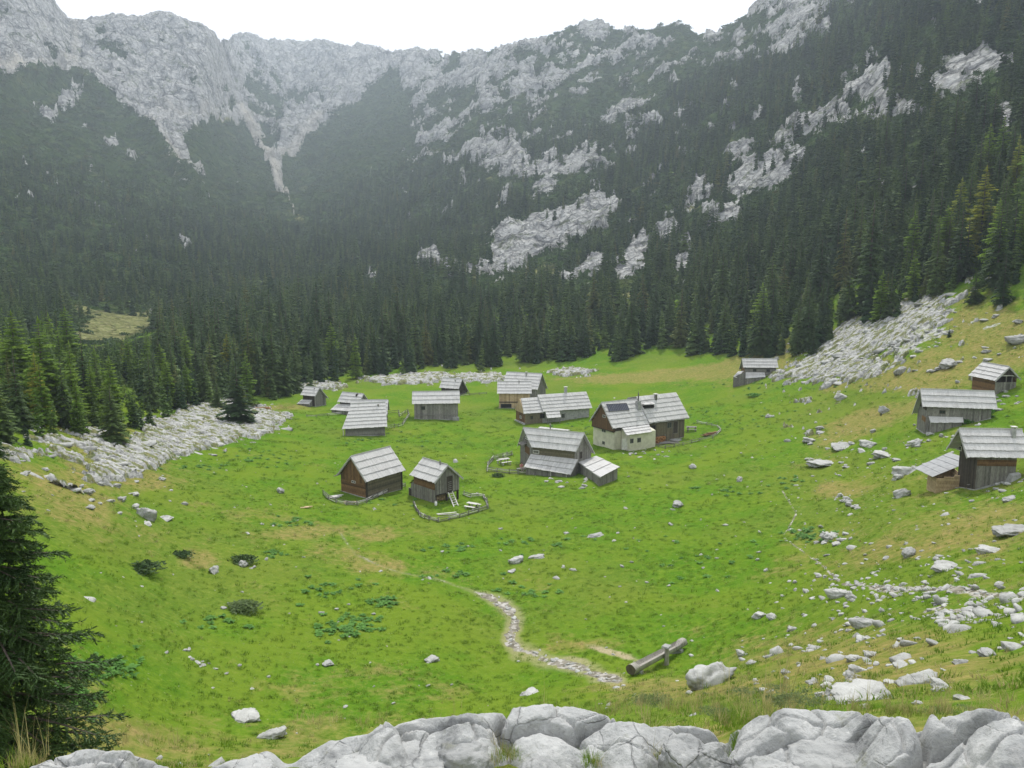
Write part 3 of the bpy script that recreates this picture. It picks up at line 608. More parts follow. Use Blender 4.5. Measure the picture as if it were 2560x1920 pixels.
print("forest", st.sum(), "scrub", nn)
# single trees: crown and trunk of their own
MIDT = [conifer_mesh("crown", MAT_SPRUCE, seed=200 + i, rad=rd, layers=30, nb=9, fine=True, shape=sh_, droop=.5, gap=gp_) for i, (rd, sh_, gp_) in enumerate([(.16, 1, .05), (.19, .95, .04), (.14, .9, .08), (.17, .85, .06)])]
MIDL = [conifer_mesh("crown", MAT_LARCH, seed=220 + i, rad=rd, layers=28, nb=9, fine=True, shape=.78, droop=.18, gap=.1) for i, rd in enumerate((.18, .21))]
TRUNK = trunk_mesh()
def tree(kind, x, y, h, seed, label, group=None, wide=1.0, z=None):
    R = random.Random(seed); nm = "larch_tree" if kind == "larch" else "spruce_tree"
    o = empty(nm, (x, y, (ground(x, y) if z is None else z) - .1), R.uniform(0, 6.28), label, "tree", group); o.scale = (h * wide, h * wide, h)
    link("crown", R.choice(MIDL if kind == "larch" else MIDT), o); link("trunk", TRUNK, o); return o
for q, i in enumerate(np.nonzero(solo)[0]):
    X = fX[i]; lar = larch[i]
    if X < 620: gl = ("bright green larch", "left grove behind the pale rock shelf")
    elif X < 1560: gl = ("x", "forest front behind the huts")
    else: gl = ("x", "forest edge above the rocky spur")
    kind = "larch" if lar else "spruce"; col_ = "light green larch" if lar else "dark green spruce"
    tree(kind, fx[i], fy[i], fh[i], 1000 + q, "%s in the %s" % (col_, gl[1]), "%s in the %s" % ("larches" if lar else "spruces", gl[1]), R_ if (R_ := random.uniform(.85, 1.2)) else 1)
# ------------------------------------------------------------------ timber, stone and plaster
def timber(name, lo, hi, grain=1.0, rough=.85, soft=1.0):
    k = N(name); t = k.attr("tint"); p = k.coord("Object")
    nz = k.noise(k.scale(p, (7 * grain, 7 * grain, 1.6 * grain)), 2.0, 5, .65); n2 = k.noise(p, .9, 4)
    c = k.ramp(t, [(0, lo), (1, hi)]); g_ = .55 + .25 * (1 - soft) * 2; c = k.mix(k.mapr(nz, .3, .7), k.mix(1, c, (g_, g_ - .02, g_ - .03), 'MULTIPLY'), k.mix(1, c, (1.25 - .2 * (1 - soft),) * 3, 'MULTIPLY'))
    c = k.mix(k.mapr(n2, .55, .72, 0, .45), c, k.mix(1, c, (.6, .58, .56), 'MULTIPLY'))
    k.col(c); k.set(Roughness=rough); k.nrm(k.bump(nz, .4, .03)); return k.m
W_GREY = timber("weathered_board", (.12, .115, .105), (.30, .29, .265)); W_DARK = timber("dark_timber", (.035, .030, .025), (.085, .070, .055))
W_BROWN = timber("brown_timber", (.085, .050, .026), (.235, .135, .062)); W_TAN = timber("pale_timber", (.32, .23, .13), (.56, .43, .27)); W_SHIN = timber("silvered_shingle", (.36, .36, .355), (.52, .518, .505), 1.0, .8, .6)
W_OLIVE = timber("lichened_timber", (.09, .080, .055), (.20, .175, .115)); W_RED = timber("chopped_wood", (.20, .085, .03), (.50, .27, .11)); W_WHITE = timber("bleached_board", (.42, .41, .39), (.66, .65, .62))
kp = N("lime_plaster"); kp.col(kp.ramp(kp.noise(kp.pos(), 1.1, 6, .7), [(.3, (.40, .385, .29)), (.55, (.56, .545, .43)), (.75, (.64, .625, .52))])); kp.nrm(kp.bump(kp.noise(kp.pos(), 9, 3), .3, .02)); PLASTER = kp.m
STONE = limestone("field_stone", 2.2, bump=.5); kd = N("dark_opening"); kd.col((.012, .011, .010)); OPENING_SHADE = kd.m  # near-black colour paints the shade inside openings onto solid slabs
kg = N("window_glass"); kg.col((.03, .035, .04)); kg.set(Roughness=.12, Specular_IOR_Level=.5); GLASS = kg.m
km = N("sheet_metal"); km.col(km.ramp(km.noise(km.pos(), 5, 4), [(.3, (.10, .095, .09)), (.7, (.24, .23, .22))])); km.set(Roughness=.5, Metallic=.6); METAL = km.m
kc = N("solar_cell"); kc.col((.018, .024, .045)); kc.set(Roughness=.2, Specular_IOR_Level=.6); CELL = kc.m
kw_ = N("white_paint"); kw_.col((.75, .75, .73)); PAINT = kw_.m
def Z(off, sc): return lambda x, y: ((off[0] + x / sc) * 2212 / 2560, (off[1] + y / sc) * 2212 / 2560)
z1 = Z((780,1070),4.608); z2 = Z((1200,1020),5.821); z3 = Z((1440,950),5.821); z4 = Z((720,920),4.809); z5 = Z((1180,900),6.506); z6 = Z((2240,880),4.366); z7 = Z((1780,840),6.506)
FIT = {'hut10': [-16.186, 91.682, 0.934, 6.216, 4.804, 1.958, 4.498, 0.985, 0.0, -0.0], 'hut11': [-8.583, 89.351, -0.82, 4.558, 3.779, 2.478, 4.18, 1.132, 0.0, -0.0], 'cabin': [5.373, 104.369, -0.428, 8.586, 3.468, 3.209, 5.31, 1.53, 2.011, 0.531], 'house': [19.261, 121.832, 0.539, 14.527, 5.849, 3.261, 6.601, 0.968, -0.0, -0.0], 'long': [7.125, 140.703, 0.383, 12.92, 4.553, 1.739, 4.442, 1.011, -0.0, 0.0], 'rear6': [2.497, 163.819, -0.353, 7.591, 5.772, 2.098, 4.928, 1.274, 0.0, 0.0], 'front6': [0.453, 152.706, -0.005, 6.427, 4.016, 2.881, 4.878, 1.0, 0.0, 0.0], 'barn4': [-13.217, 140.598, 0.085, 8.189, 3.781, 2.866, 4.741, 1.0, -0.0, 0.0], 'hut5': [-12.206, 166.778, -0.386, 4.422, 3.627, 1.35, 3.19, 1.728, -0.0, -0.0], 'hut1': [-37.009, 150.195, -0.454, 3.411, 2.887, 1.934, 3.38, 1.65, 0.0, 0.0], 'hut2': [-28.422, 144.59, -0.434, 4.626, 3.135, 1.939, 3.518, 1.193, -0.0, 0.0], 'hut3': [-22.649, 127.476, 0.283, 5.272, 6.492, 1.291, 4.613, 1.0, -1.857, 0.209], 'hut12': [47.734, 157.069, -0.071, 6.601, 3.058, 1.922, 3.485, 1.588, 0.0, 0.0], 'hut13': [58.655, 98.562, -1.44, 4.665, 3.463, 1.346, 2.997, 0.924, 0.0, 0.0], 'hut14': [48.717, 88.592, -0.232, 7.373, 2.951, 1.937, 3.659, 1.901, -0.0, 0.0], 'hut15': [38.61, 64.859, -0.072, 4.899, 3.443, 2.518, 4.465, 1.07, 0.0, 0.0]}
def V2(p): return Vector((p[0], p[1]))
def slope_boards(mb, TL, TR, BR, BL, courses, width=.17, thick=.03, lift=.085, tint=(0, 1), m=0, rnd=random):
    """one roof slope laid with rows of boards, each row lapping over the one below"""
    TL, TR, BR, BL = map(Vector, (TL, TR, BR, BL)); n = (TR - TL).cross(BL - TL).normalized()
    if n.z < 0: n = -n
    def P(u, v, h): return TL.lerp(TR, u).lerp(BL.lerp(BR, u), v) + n * h
    L = max((TR - TL).length, (BR - BL).length); depth = (TL - BL).length
    for c in range(courses):
        v0 = c / courses - (.06 / courses if c else 0); v1 = (c + 1) / courses; u = 0.0
        while u < 1 - 1e-6:
            du = width * rnd.uniform(.75, 1.3) / L; u2 = min(1, u + du)
            if 1 - u2 < .3 * du: u2 = 1
            e = rnd.uniform(-.02, .05) / depth; j = rnd.uniform(0, .010); t = min(1, max(0, rnd.gauss(.5, .23))); t = tint[0] + (tint[1] - tint[0]) * t
            b0, b1 = .004 + j, lift + j
            mb.hexa([P(u, v0, b0), P(u2, v0, b0), P(u2, v1 + e, b1), P(u, v1 + e, b1), P(u, v0, b0 + thick), P(u2, v0, b0 + thick), P(u2, v1 + e, b1 + thick), P(u, v1 + e, b1 + thick)], t, m); u = u2
def plank_wall(mb, A, B, zb, prof, style='v', w=.2, m=0, tint=(0, 1), thick=.05, rnd=random, gap=None, z0=None, z1=None):
    """boards from A to B (ground plan); prof = [(u, top)], zb = (bottom at A, bottom at B); z0, z1 limit a band"""
    A = V2(A); B = V2(B); L = (B - A).length; d = (B - A) / L; nrm = Vector((d.y, -d.x)); us = [p[0] for p in prof]; ts = [p[1] for p in prof]
    top = lambda u: float(np.interp(u, us, ts)); bot = lambda u: zb[0] + (zb[1] - zb[0]) * u
    def quad(u0, u1, a0, a1, b0, b1, o, t):
        p0 = A + d * (u0 * L); p1 = A + d * (u1 * L); i = nrm * -thick; q = nrm * o
        mb.hexa([(p0.x + q.x, p0.y + q.y, a0), (p1.x + q.x, p1.y + q.y, a1), (p1.x + i.x, p1.y + i.y, a1), (p0.x + i.x, p0.y + i.y, a0),
                 (p0.x + q.x, p0.y + q.y, b0), (p1.x + q.x, p1.y + q.y, b1), (p1.x + i.x, p1.y + i.y, b1), (p0.x + i.x, p0.y + i.y, b0)], t, m)
    T = lambda: tint[0] + (tint[1] - tint[0]) * min(1, max(0, rnd.gauss(.5, .25)))
    if style == 'v':
        cuts = [0.0]; 
        while cuts[-1] < 1: cuts.append(min(1, cuts[-1] + w * rnd.uniform(.75, 1.25) / L))
        cuts = sorted(set(cuts + [x for x in us if 0 < x < 1]))
        for u0, u1 in zip(cuts[:-1], cuts[1:]):
            a0, a1, b0, b1 = bot(u0), bot(u1), top(u0), top(u1)
            if z0 is not None: a0, a1 = max(a0, z0), max(a1, z0)
            if z1 is not None: b0, b1 = min(b0, z1), min(b1, z1)
            if max(b0 - a0, b1 - a1) < .02: continue
            quad(u0, u1, a0, a1, max(b0, a0 + .001), max(b1, a1 + .001), rnd.uniform(0, .018), T())
    else:
        zlo = min(zb) if z0 is None else z0; zhi = max(ts) if z1 is None else z1; z = zlo; uu = np.linspace(0, 1, 121)
        tt = np.interp(uu, us, ts)
        while z < zhi - .01:
            z2 = min(zhi, z + w * rnd.uniform(.9, 1.1)); ok = uu[tt >= z2 - .01]
            if len(ok) >= 2: quad(float(ok[0]), float(ok[-1]), z, z, z2, z2, rnd.uniform(0, .02), T())
            z = z2
class Hut:
    def __init__(s, key, name, label, cat="hut", zoom=None, ov=.35, group=None):
        s.x, s.y, s.rot, s.L, s.W, s.e, s.rd, s.kb, s.fl, s.fr = FIT[key]; s.z = ground(s.x, s.y); s.c, s.s = math.cos(s.rot), math.sin(s.rot); s.zoom = zoom
        s.root = empty(name, (s.x, s.y, s.z), s.rot, label, cat, group); s.ov = ov; s.rnd = random.Random(key)
        a = s.L / 2; b = s.W / 2; s.a, s.b = a, b; s.eb = s.rd - s.kb * (s.rd - s.e); s.k = (s.rd - s.e) / b
        s.RL, s.RR = Vector((-a, 0, s.rd)), Vector((a, 0, s.rd)); s.EL, s.ER = Vector((-a + s.fl, -b, s.e)), Vector((a - s.fr, -b, s.e)); s.BL, s.BR = Vector((-a - s.fl, b * s.kb, s.eb)), Vector((a + s.fr, b * s.kb, s.eb))
        yo = .30; ff = 1 - yo / b; s.fy = -b + yo; s.by = b * s.kb - yo
        s.FLw = (-a + ov + s.fl * ff, s.fy); s.FRw = (a - ov - s.fr * ff, s.fy); s.BRw = (a - ov + s.fr * (s.by / (b * s.kb)), s.by); s.BLw = (-a + ov - s.fl * (s.by / (b * s.kb)), s.by)
        s.ztop = lambda y: s.rd - .07 - s.k * abs(y)
    def g(s, lx, ly): return ground(s.x + s.c * lx - s.s * ly, s.y + s.s * lx + s.c * ly) - s.z
    def world(s, lx, ly, lz=0): return (s.x + s.c * lx - s.s * ly, s.y + s.s * lx + s.c * ly, s.z + lz)
    def ray(s, px, py):
        X, Y = s.zoom(px, py); dx, dy, dz = (float(q) for q in ray(X, Y)); ox, oy = -s.x, -s.y
        return Vector((s.c * ox + s.s * oy, -s.s * ox + s.c * oy, ZC - s.z)), Vector((s.c * dx + s.s * dy, -s.s * dx + s.c * dy, dz))
    def hit(s, px, py, P, n):
        o, d = s.ray(px, py); return o + d * ((Vector(P) - o).dot(n) / d.dot(n))
    def onwall(s, px, py, A, B, off=0.0):
        d = (V2(B) - V2(A)).normalized(); n = Vector((d.y, -d.x, 0)); return s.hit(px, py, Vector((A[0], A[1], 0)) + n * off, n)
    def onroof(s, px, py, off=0.0):
        n = (s.RR - s.RL).cross(s.EL - s.RL).normalized(); n = n if n.z > 0 else -n; return s.hit(px, py, s.RL + n * off, n), n
    def onground(s, px, py):
        X, Y = s.zoom(px, py); return on_land(X, Y)
    def front(s, off=0): return (s.FLw[0], s.FLw[1] - off), (s.FRw[0], s.FRw[1] - off)
    def roof(s, courses, back=3, tint=(0, 1), width=.17, mat=None):
        mb = MB(); slope_boards(mb, s.RL, s.RR, s.ER, s.EL, courses, width, tint=tint, rnd=s.rnd); slope_boards(mb, s.RR, s.RL, s.BL, s.BR, back, width, tint=tint, rnd=s.rnd)
        mb.bar(s.RL + Vector((0, -.06, .06)), s.RR + Vector((0, -.06, .06)), .03, .16, .55)
        for P0, P1 in ((s.RL, s.EL), (s.RR, s.ER), (s.RL, s.BL), (s.RR, s.BR)):
            mb.bar(P0 + Vector((0, 0, -.05)), P1 + Vector((0, 0, -.05)), .05, .13, .35)
        s.ro = mb.build("roof", mat or W_SHIN, s.root); return s.ro
    def walls(s, front=('v', 0), left=('v', 0), right=('v', 0), back=('v', 0), mats=None, w=.2, base=True, gable=None, bands=None, skip=()):
        """timber walls; (direction of boards, material index) per side; gable = (direction, material) above the eaves"""
        mats = mats or [W_GREY, W_DARK, W_BROWN]; mb = MB()
        def zb(A, B): return (s.g(*A) - .35, s.g(*B) - .35)
        def side(A, B, st, pts, nm):
            if nm in skip: return
            if st[0] in 'vh': 
                g = (gable or {}).get(nm)
                lim = None
                if g: lim = g[2] if len(g) > 2 else min(p[1] for p in pts)
                plank_wall(mb, A, B, zb(A, B), pts, st[0], w, st[1], rnd=s.rnd, z1=lim)
                if g: plank_wall(mb, A, B, zb(A, B), pts, g[0], w, g[1], rnd=s.rnd, z0=lim)
        ef = s.ztop(s.fy); eb = s.ztop(s.by)
        side(s.FLw, s.FRw, front, [(0, ef), (1, ef)], 'front'); side(s.BRw, s.BLw, back, [(0, eb), (1, eb)], 'back')
        u = s.by / (s.by - s.fy); side(s.BLw, s.FLw, left, [(0, eb), (u, s.ztop(0)), (1, ef)], 'left'); side(s.FRw, s.BRw, right, [(0, ef), (1 - u, s.ztop(0)), (1, eb)], 'right')
        s.wa = mb.build("wall", mats, s.root)
        if base:
            m2 = MB(); z = max(s.g(*p) for p in (s.FLw, s.FRw, s.BLw, s.BRw)); P = [s.FLw, s.FRw, s.BRw, s.BLw]
            o = .06; cx = sum(p[0] for p in P) / 4; cy = sum(p[1] for p in P) / 4
            Q = [(p[0] + o * (1 if p[0] > cx else -1), p[1] + o * (1 if p[1] > cy else -1)) for p in P]
            m2.hexa([(q[0], q[1], s.g(*q) - .8) for q in Q] + [(q[0], q[1], s.g(*q) + .07) for q in Q]); m2.build("foundation", STONE, s.root)
    def window(s, x0, y0, x1, y1, A, B, frame=W_GREY, name="window", pane=GLASS, off=.025):
        p = s.onwall(x0, y0, A, B); q = s.onwall(x1, y1, A, B); s.opening(p, q, A, B, frame, name, pane, off)
    def opening(s, p, q, A, B, frame=W_GREY, name="window", pane=GLASS, off=.025):
        d = (V2(B) - V2(A)).normalized(); d3 = Vector((d.x, d.y, 0)); n = Vector((d.y, -d.x, 0)); A3 = Vector((A[0], A[1], 0))
        u0, u1 = sorted(((p - A3).dot(d3), (q - A3).dot(d3))); z0, z1 = sorted((p.z, q.z)); mb = MB(); fr = MB()
        P = lambda u, h, z: A3 + d3 * u + n * h + Vector((0, 0, z))
        def slab(m_, a, b, c, e, h0, h1, t=.5): m_.hexa([P(a, h1, c), P(b, h1, c), P(b, h0, c), P(a, h0, c), P(a, h1, e), P(b, h1, e), P(b, h0, e), P(a, h0, e)], t)
        slab(mb, u0, u1, z0, z1, -.02, off); f = .055
        slab(fr, u0 - f, u1 + f, z1, z1 + f, -.02, off + .03); slab(fr, u0 - f, u1 + f, z0 - f, z0, -.02, off + .045); slab(fr, u0 - f, u0, z0, z1, -.02, off + .03); slab(fr, u1, u1 + f, z0, z1, -.02, off + .03)
        if name == "window" and u1 - u0 > .3: slab(fr, (u0 + u1) / 2 - .02, (u0 + u1) / 2 + .02, z0, z1, -.02, off + .02)
        o = mb.build(name, pane, s.root); fr.build(name + "_frame", frame, o); return o
    def door(s, x0, y0, x1, y1, A, B, mat=W_DARK, frame=W_GREY):
        p = s.onwall(x0, y0, A, B); q = s.onwall(x1, y1, A, B); o = s.opening(p, q, A, B, frame, "door", mat, .035)
        return o
    def lean_roof(s, TL, TR, BR, BL, courses, name="lean_to_roof", tint=(0, 1)):
        mb = MB(); slope_boards(mb, TL, TR, BR, BL, courses, .17, tint=tint, rnd=s.rnd); mb.bar(TL, BL, .05, .1, .4); mb.bar(TR, BR, .05, .1, .4); return mb.build(name, W_SHIN, s.root)
    def chimney(s, px, py, w=.32, h=.8, mat=STONE, cap=True, pipe=False):
        P, n = s.onroof(px, py); mb = MB()
        if pipe:
            mb.tube([(P.x, P.y, P.z - .3), (P.x, P.y, P.z + h)], w / 2, 8)
            if cap: mb.tube([(P.x, P.y, P.z + h + .05), (P.x, P.y, P.z + h + .12)], [w * .95, w * .2], 8)
            o = mb.build("chimney", METAL, s.ro)
        else:
            mb.box(P.x - w / 2, P.x + w / 2, P.y - w / 2, P.y + w / 2, P.z - .5, P.z + h); o = mb.build("chimney", mat, s.ro)
            if cap:
                c = MB(); c.box(P.x - w * .7, P.x + w * .7, P.y - w * .7, P.y + w * .7, P.z + h + .14, P.z + h + .19, .8)
                for sx in (-1, 1): 
                    for sy in (-1, 1): c.box(P.x + sx * w * .4 - .03, P.x + sx * w * .4 + .03, P.y + sy * w * .4 - .03, P.y + sy * w * .4 + .03, P.z + h + .002, P.z + h + .138, .3)
                c.build("chimney_cap", W_WHITE, s.ro)
        return o
    def part(s, mb, name, mat): return mb.build(name, mat, s.root)

# --- two storehouses in the middle of the meadow
h = Hut('hut10', "storehouse", "brown timber storehouse standing closed behind a low ring fence, left of the ladder hut", "hut", z1); s10 = h
h.walls(('h', 3), ('h', 2), ('v', 0), ('v', 0), [W_GREY, W_DARK, W_BROWN, W_OLIVE], .22, gable={'left': ('v', 2, 1.55)}); h.roof(4, 4, (.2, .95))
h.window(462, 608, 500, 632, h.BLw, h.FLw, W_WHITE); mb = MB()
for A in (h.FLw, h.FRw): mb.box(A[0] - .09, A[0] + .09, A[1] - .075, A[1] + .09, h.g(*A) - .1, h.ztop(h.fy) - .05, .3)
h.part(mb, "corner_post", W_DARK); mb = MB(); p = Vector(h.BLw + (h.ztop(h.by) - .15,)); mb.tube([p + Vector((.3, .1, 0)), p + Vector((-.9, .15, -.05))], .06, 7); h.part(mb, "beam", W_GREY)

h = Hut('hut11', "storehouse", "small grey plank storehouse raised on posts with a white ladder to its gable", "hut", z1); s11 = h
zf = 1.0                                                       # floor of the raised room
mb = MB(); ef, eb = h.ztop(h.fy), h.ztop(h.by); u = h.by / (h.by - h.fy); zr = h.ztop(0)
plank_wall(mb, h.FLw, h.FRw, (-.3, -.3), [(0, ef), (1, ef)], 'h', .2, 2, rnd=h.rnd, z0=1.55); plank_wall(mb, h.FLw, h.FRw, (h.g(*h.FLw) - .3, h.g(*h.FRw) - .6), [(0, 1.56), (1, 1.50)], 'v', .16, 0, rnd=h.rnd)
plank_wall(mb, h.FRw, h.BRw, (zf, zf), [(0, ef), (1 - u, zr), (1, eb)], 'v', .15, 0, rnd=h.rnd); plank_wall(mb, h.BRw, h.BLw, (zf, zf), [(0, eb), (1, eb)], 'v', .2, 0, rnd=h.rnd); plank_wall(mb, h.BLw, h.FLw, (-.3, -.3), [(0, eb), (u, zr), (1, ef)], 'v', .2, 0, rnd=h.rnd)
mb.box(h.FLw[0], h.FRw[0], h.fy + .06, h.by - .06, zf - .12, zf, .3, 1)
h.part(mb, "wall", [W_GREY, W_DARK, W_BROWN]); h.roof(3, 3, (.35, 1)); h.chimney(1476, 432, .12, .55, pipe=True)
p = h.onwall(1390, 900, h.FRw, h.BRw)
for yy in (h.fy + .15, (h.fy + h.by) / 2, h.by - .15):
    q = MB(); xx = h.FRw[0] - .12; q.box(xx - .09, xx + .09, yy - .09, yy + .09, h.g(xx, yy) - .4, zf - .12, .4); h.part(q, "post", W_DARK)
q = MB(); xx = h.FLw[0] + 1.2; q.box(xx - .05, xx + .05, h.fy + .2, h.by - .1, -.6, zf - .12); h.part(q, "stone_wall", STONE)
h.door(1548, 560, 1618, 735, h.FRw, h.BRw, W_DARK); q = MB(); A3 = Vector((h.FRw[0], 0, 0))
pd = h.onwall(1583, 650, h.FRw, h.BRw)
for k_ in range(5): zz = zf + .25 + k_ * .22; q.bar((h.FRw[0] + .06, pd.y - .24, zz), (h.FRw[0] + .06, pd.y + .24, zz), .05, .05, .7)
h.part(q, "door_slat", W_GREY); h.door(1120, 690, 1150, 830, h.FLw, h.FRw, W_DARK)
q = MB(); top0 = Vector((h.FLw[0] - .1, h.fy + .05, 1.75)); slope_boards(q, (h.FLw[0] - .05, h.fy + 2.2, 1.95), (h.FLw[0] - .05, h.fy - .1, 1.95), (h.FLw[0] - .75, h.fy - .1, 1.35), (h.FLw[0] - .75, h.fy + 2.2, 1.35), 2, rnd=h.rnd); h.part(q, "lean_to_roof", W_DARK)
q = MB(); plank_wall(q, (h.FLw[0] - .65, h.fy + .05), (h.FLw[0], h.fy + .05), (-.4, -.4), [(0, 1.4), (1, 1.9)], 'v', .15, rnd=h.rnd); h.part(q, "lean_to_wall", W_GREY)

# --- the inhabited cabin with its lean-tos
h = Hut('cabin', "cabin", "grey shingled cabin with two lean-tos, a stove pipe and a fenced yard on its left", "hut", z2); cab = h
h.walls(('h', 1), ('v', 0), ('v', 0), ('v', 0), [W_GREY, W_OLIVE, W_BROWN, W_DARK], .2, gable={'left': ('v', 3, 3.6)}); h.roof(3, 4, (.35, 1)); h.chimney(1022, 300, .16, .55, pipe=True)
q = MB(); x0 = h.onroof(845, 300)[0].x; x1 = h.onroof(1290, 300)[0].x; slope_boards(q, (x0, .75, h.rd + .16), (x1, .75, h.rd + .10), (x1, .10, h.rd + .04), (x0, .10, h.rd + .04), 1, rnd=h.rnd); q.bar((x0 + .05, .7, h.rd + .1), (x0 + .05, .7, h.rd - .75), .08); q.bar((x1 - .05, .7, h.rd + .05), (x1 - .05, .7, h.rd - .75), .08); q.build("ridge_board", W_SHIN, h.ro)
h.window(660, 412, 712, 468, h.BLw, h.FLw, PAINT); h.door(655, 530, 728, 690, h.BLw, h.FLw, W_BROWN, W_GREY)
p = h.onwall(660, 500, h.BLw, h.FLw); d = (V2(h.FLw) - V2(h.BLw)).normalized(); n2 = Vector((d.y, -d.x, 0)); d3 = Vector((d.x, d.y, 0)); q = MB(); slope_boards(q, p - d3 * .7 + n2 * .02, p + d3 * .8 + n2 * .02, p + d3 * .8 + n2 * .75 - Vector((0, 0, .28)), p - d3 * .7 + n2 * .75 - Vector((0, 0, .28)), 1, rnd=h.rnd); h.part(q, "porch_roof", W_GREY)
A, B = h.front(); q = MB(); p = h.onwall(820, 640, A, B); q.box(p.x - .42, p.x + .42, p.y - .10, p.y - .03, p.z - .2, p.z + .25, .9); o = h.part(q, "panel", W_WHITE); q = MB(); q.box(p.x - .35, p.x + .35, p.y - .112, p.y - .104, p.z - .13, p.z + .18); q.build("panel_face", METAL, o)
h.door(1450, 645, 1482, 730, h.FRw, h.BRw, W_DARK)
dl = 2.0; TL = h.onwall(745, 672, A, B, .02); TR = h.onwall(1425, 748, A, B, .02); BL = h.onwall(640, 865, A, B, dl); BR = h.onwall(1315, 977, A, B, dl)
zt = (TL.z + TR.z) / 2; zl = (BL.z + BR.z) / 2; h.lean_roof(TL, TR, BR, BL, 3)
q = MB(); wl, wr = (BL.x + .15, BL.y + .22), (BR.x - .1, BR.y + .22); plank_wall(q, wl, wr, (h.g(*wl) - .3, h.g(*wr) - .3), [(0, BL.z + .12), (1, BR.z + .12)], 'v', .22, 0, rnd=h.rnd, tint=(0, .8))
wl2, wr2 = (TL.x + .1, A[1] - .06), (TR.x - .1, A[1] - .06); plank_wall(q, wr, wr2, (h.g(*wr) - .3, h.g(*wr2) - .3), [(0, BR.z + .12), (1, TR.z - .1)], 'v', .22, 0, rnd=h.rnd, tint=(0, .6)); plank_wall(q, wl2, wl, (h.g(*wl2) - .3, h.g(*wl) - .3), [(0, TL.z - .1), (1, BL.z + .12)], 'v', .22, 0, rnd=h.rnd); h.part(q, "lean_to_wall", W_GREY)
for px in (1027, 1256):
    p = h.onwall(px, 1000, wl, wr, .06); q = MB(); q.box(p.x - .04, p.x + .04, p.y - .05, p.y + .03, h.g(p.x, p.y) - .1, BL.z + .02); h.part(q, "post", W_WHITE)
# shed joined to the right gable
C, D = h.FRw, h.BRw; dd = (V2(D) - V2(C)).normalized(); nn_ = Vector((dd.y, -dd.x, 0)); dr = 4.4
P1 = h.onwall(1432, 790, C, D, .03); P2 = h.onwall(1690, 700, C, D, .03); 
def above(base, top):          # the point straight above a foot on the ground that lies on another sight line
    X, Y = h.zoom(*base); gx, gy, gz = on_land(X, Y); dx_, dy_, dz_ = (float(v_) for v_ in ray(*h.zoom(*top))); kk = math.hypot(gx, gy) / math.hypot(dx_, dy_)
    wx, wy, wz = dx_ * kk - h.x, dy_ * kk - h.y, ZC + dz_ * kk - h.z; return Vector((h.c * wx + h.s * wy, -h.s * wx + h.c * wy, wz))
P4 = above((1735, 1150), (1752, 1018)); P3 = above((2015, 1035), (2035, 868))
h.lean_roof(P2, P1, P4, P3, 3, "shed_roof", (.3, 1)); q = MB(); w4 = P4 - nn_ * .25 + Vector((dd.x, dd.y, 0)) * .15; w3 = P3 - nn_ * .25 - Vector((dd.x, dd.y, 0)) * .15; w1 = P1 + nn_ * .05 + Vector((dd.x, dd.y, 0)) * .15; w2 = P2 + nn_ * .05 - Vector((dd.x, dd.y, 0)) * .15
for a_, b_, ta, tb in ((w1, w4, P1.z, P4.z), (w4, w3, P4.z, P3.z), (w3, w2, P3.z, P2.z)): plank_wall(q, a_.to_2d(), b_.to_2d(), (h.g(a_.x, a_.y) - .3, h.g(b_.x, b_.y) - .3), [(0, ta - .06), (1, tb - .06)], 'v', .2, 0, rnd=h.rnd, tint=(0, .85))
h.part(q, "shed_wall", W_GREY)

# --- plastered house with the solar panel
h = Hut('house', "farmhouse", "white plastered farmhouse with a dark timber gable, solar panel and stone chimney", "house", z3, .55); hs = h
A, B = h.front(); ef = h.ztop(h.fy); xs = h.onwall(655, 800, A, B).x; zg = 2.75
mb = MB(); mats = [W_GREY, W_DARK, PLASTER, W_OLIVE, W_BROWN]; zb = h.g(*h.FLw) - .4
u = h.by / (h.by - h.fy); eb = h.ztop(h.by); zr = h.ztop(0)
mb.hexa([(h.FLw[0], h.fy, zb), (xs, h.fy, zb), (xs, h.by, zb - .2), (h.FLw[0], h.by, zb - .2), (h.FLw[0], h.fy, zg), (xs, h.fy, zg), (xs, h.by, zg), (h.FLw[0], h.by, zg)], .5, 2)
L_, F_ = (h.FLw[0] - .28, h.by), (h.FLw[0] - .28, h.fy)
plank_wall(mb, L_, F_, (0, 0), [(0, eb), (u, zr), (1, ef)], 'v', .2, 4, tint=(0, .5), thick=.3, rnd=h.rnd, z0=zg + .004); mb.box(h.FLw[0] - .32, h.FLw[0] + .1, h.fy - .05, h.by + .05, zg - .12, zg + .003, .2, 1)
plank_wall(mb, (xs, h.fy), h.FRw, (h.g(xs, h.fy) - .3, h.g(*h.FRw) - .3), [(0, ef), (1, ef)], 'v', .24, 3, rnd=h.rnd); plank_wall(mb, h.FRw, h.BRw, (h.g(*h.FRw) - .3, h.g(*h.BRw) - .3), [(0, ef), (1 - u, zr), (1, eb)], 'v', .22, 0, rnd=h.rnd)
plank_wall(mb, h.BRw, (xs, h.by), (-.3, -.3), [(0, eb), (1, eb)], 'v', .3, 0, rnd=h.rnd); plank_wall(mb, (h.FLw[0], h.fy), (xs, h.fy), (zg, zg), [(0, ef), (1, ef)], 'v', .2, 1, rnd=h.rnd, thick=.2)
h.part(mb, "wall", mats); h.roof(6, 5, (.25, 1), .2)
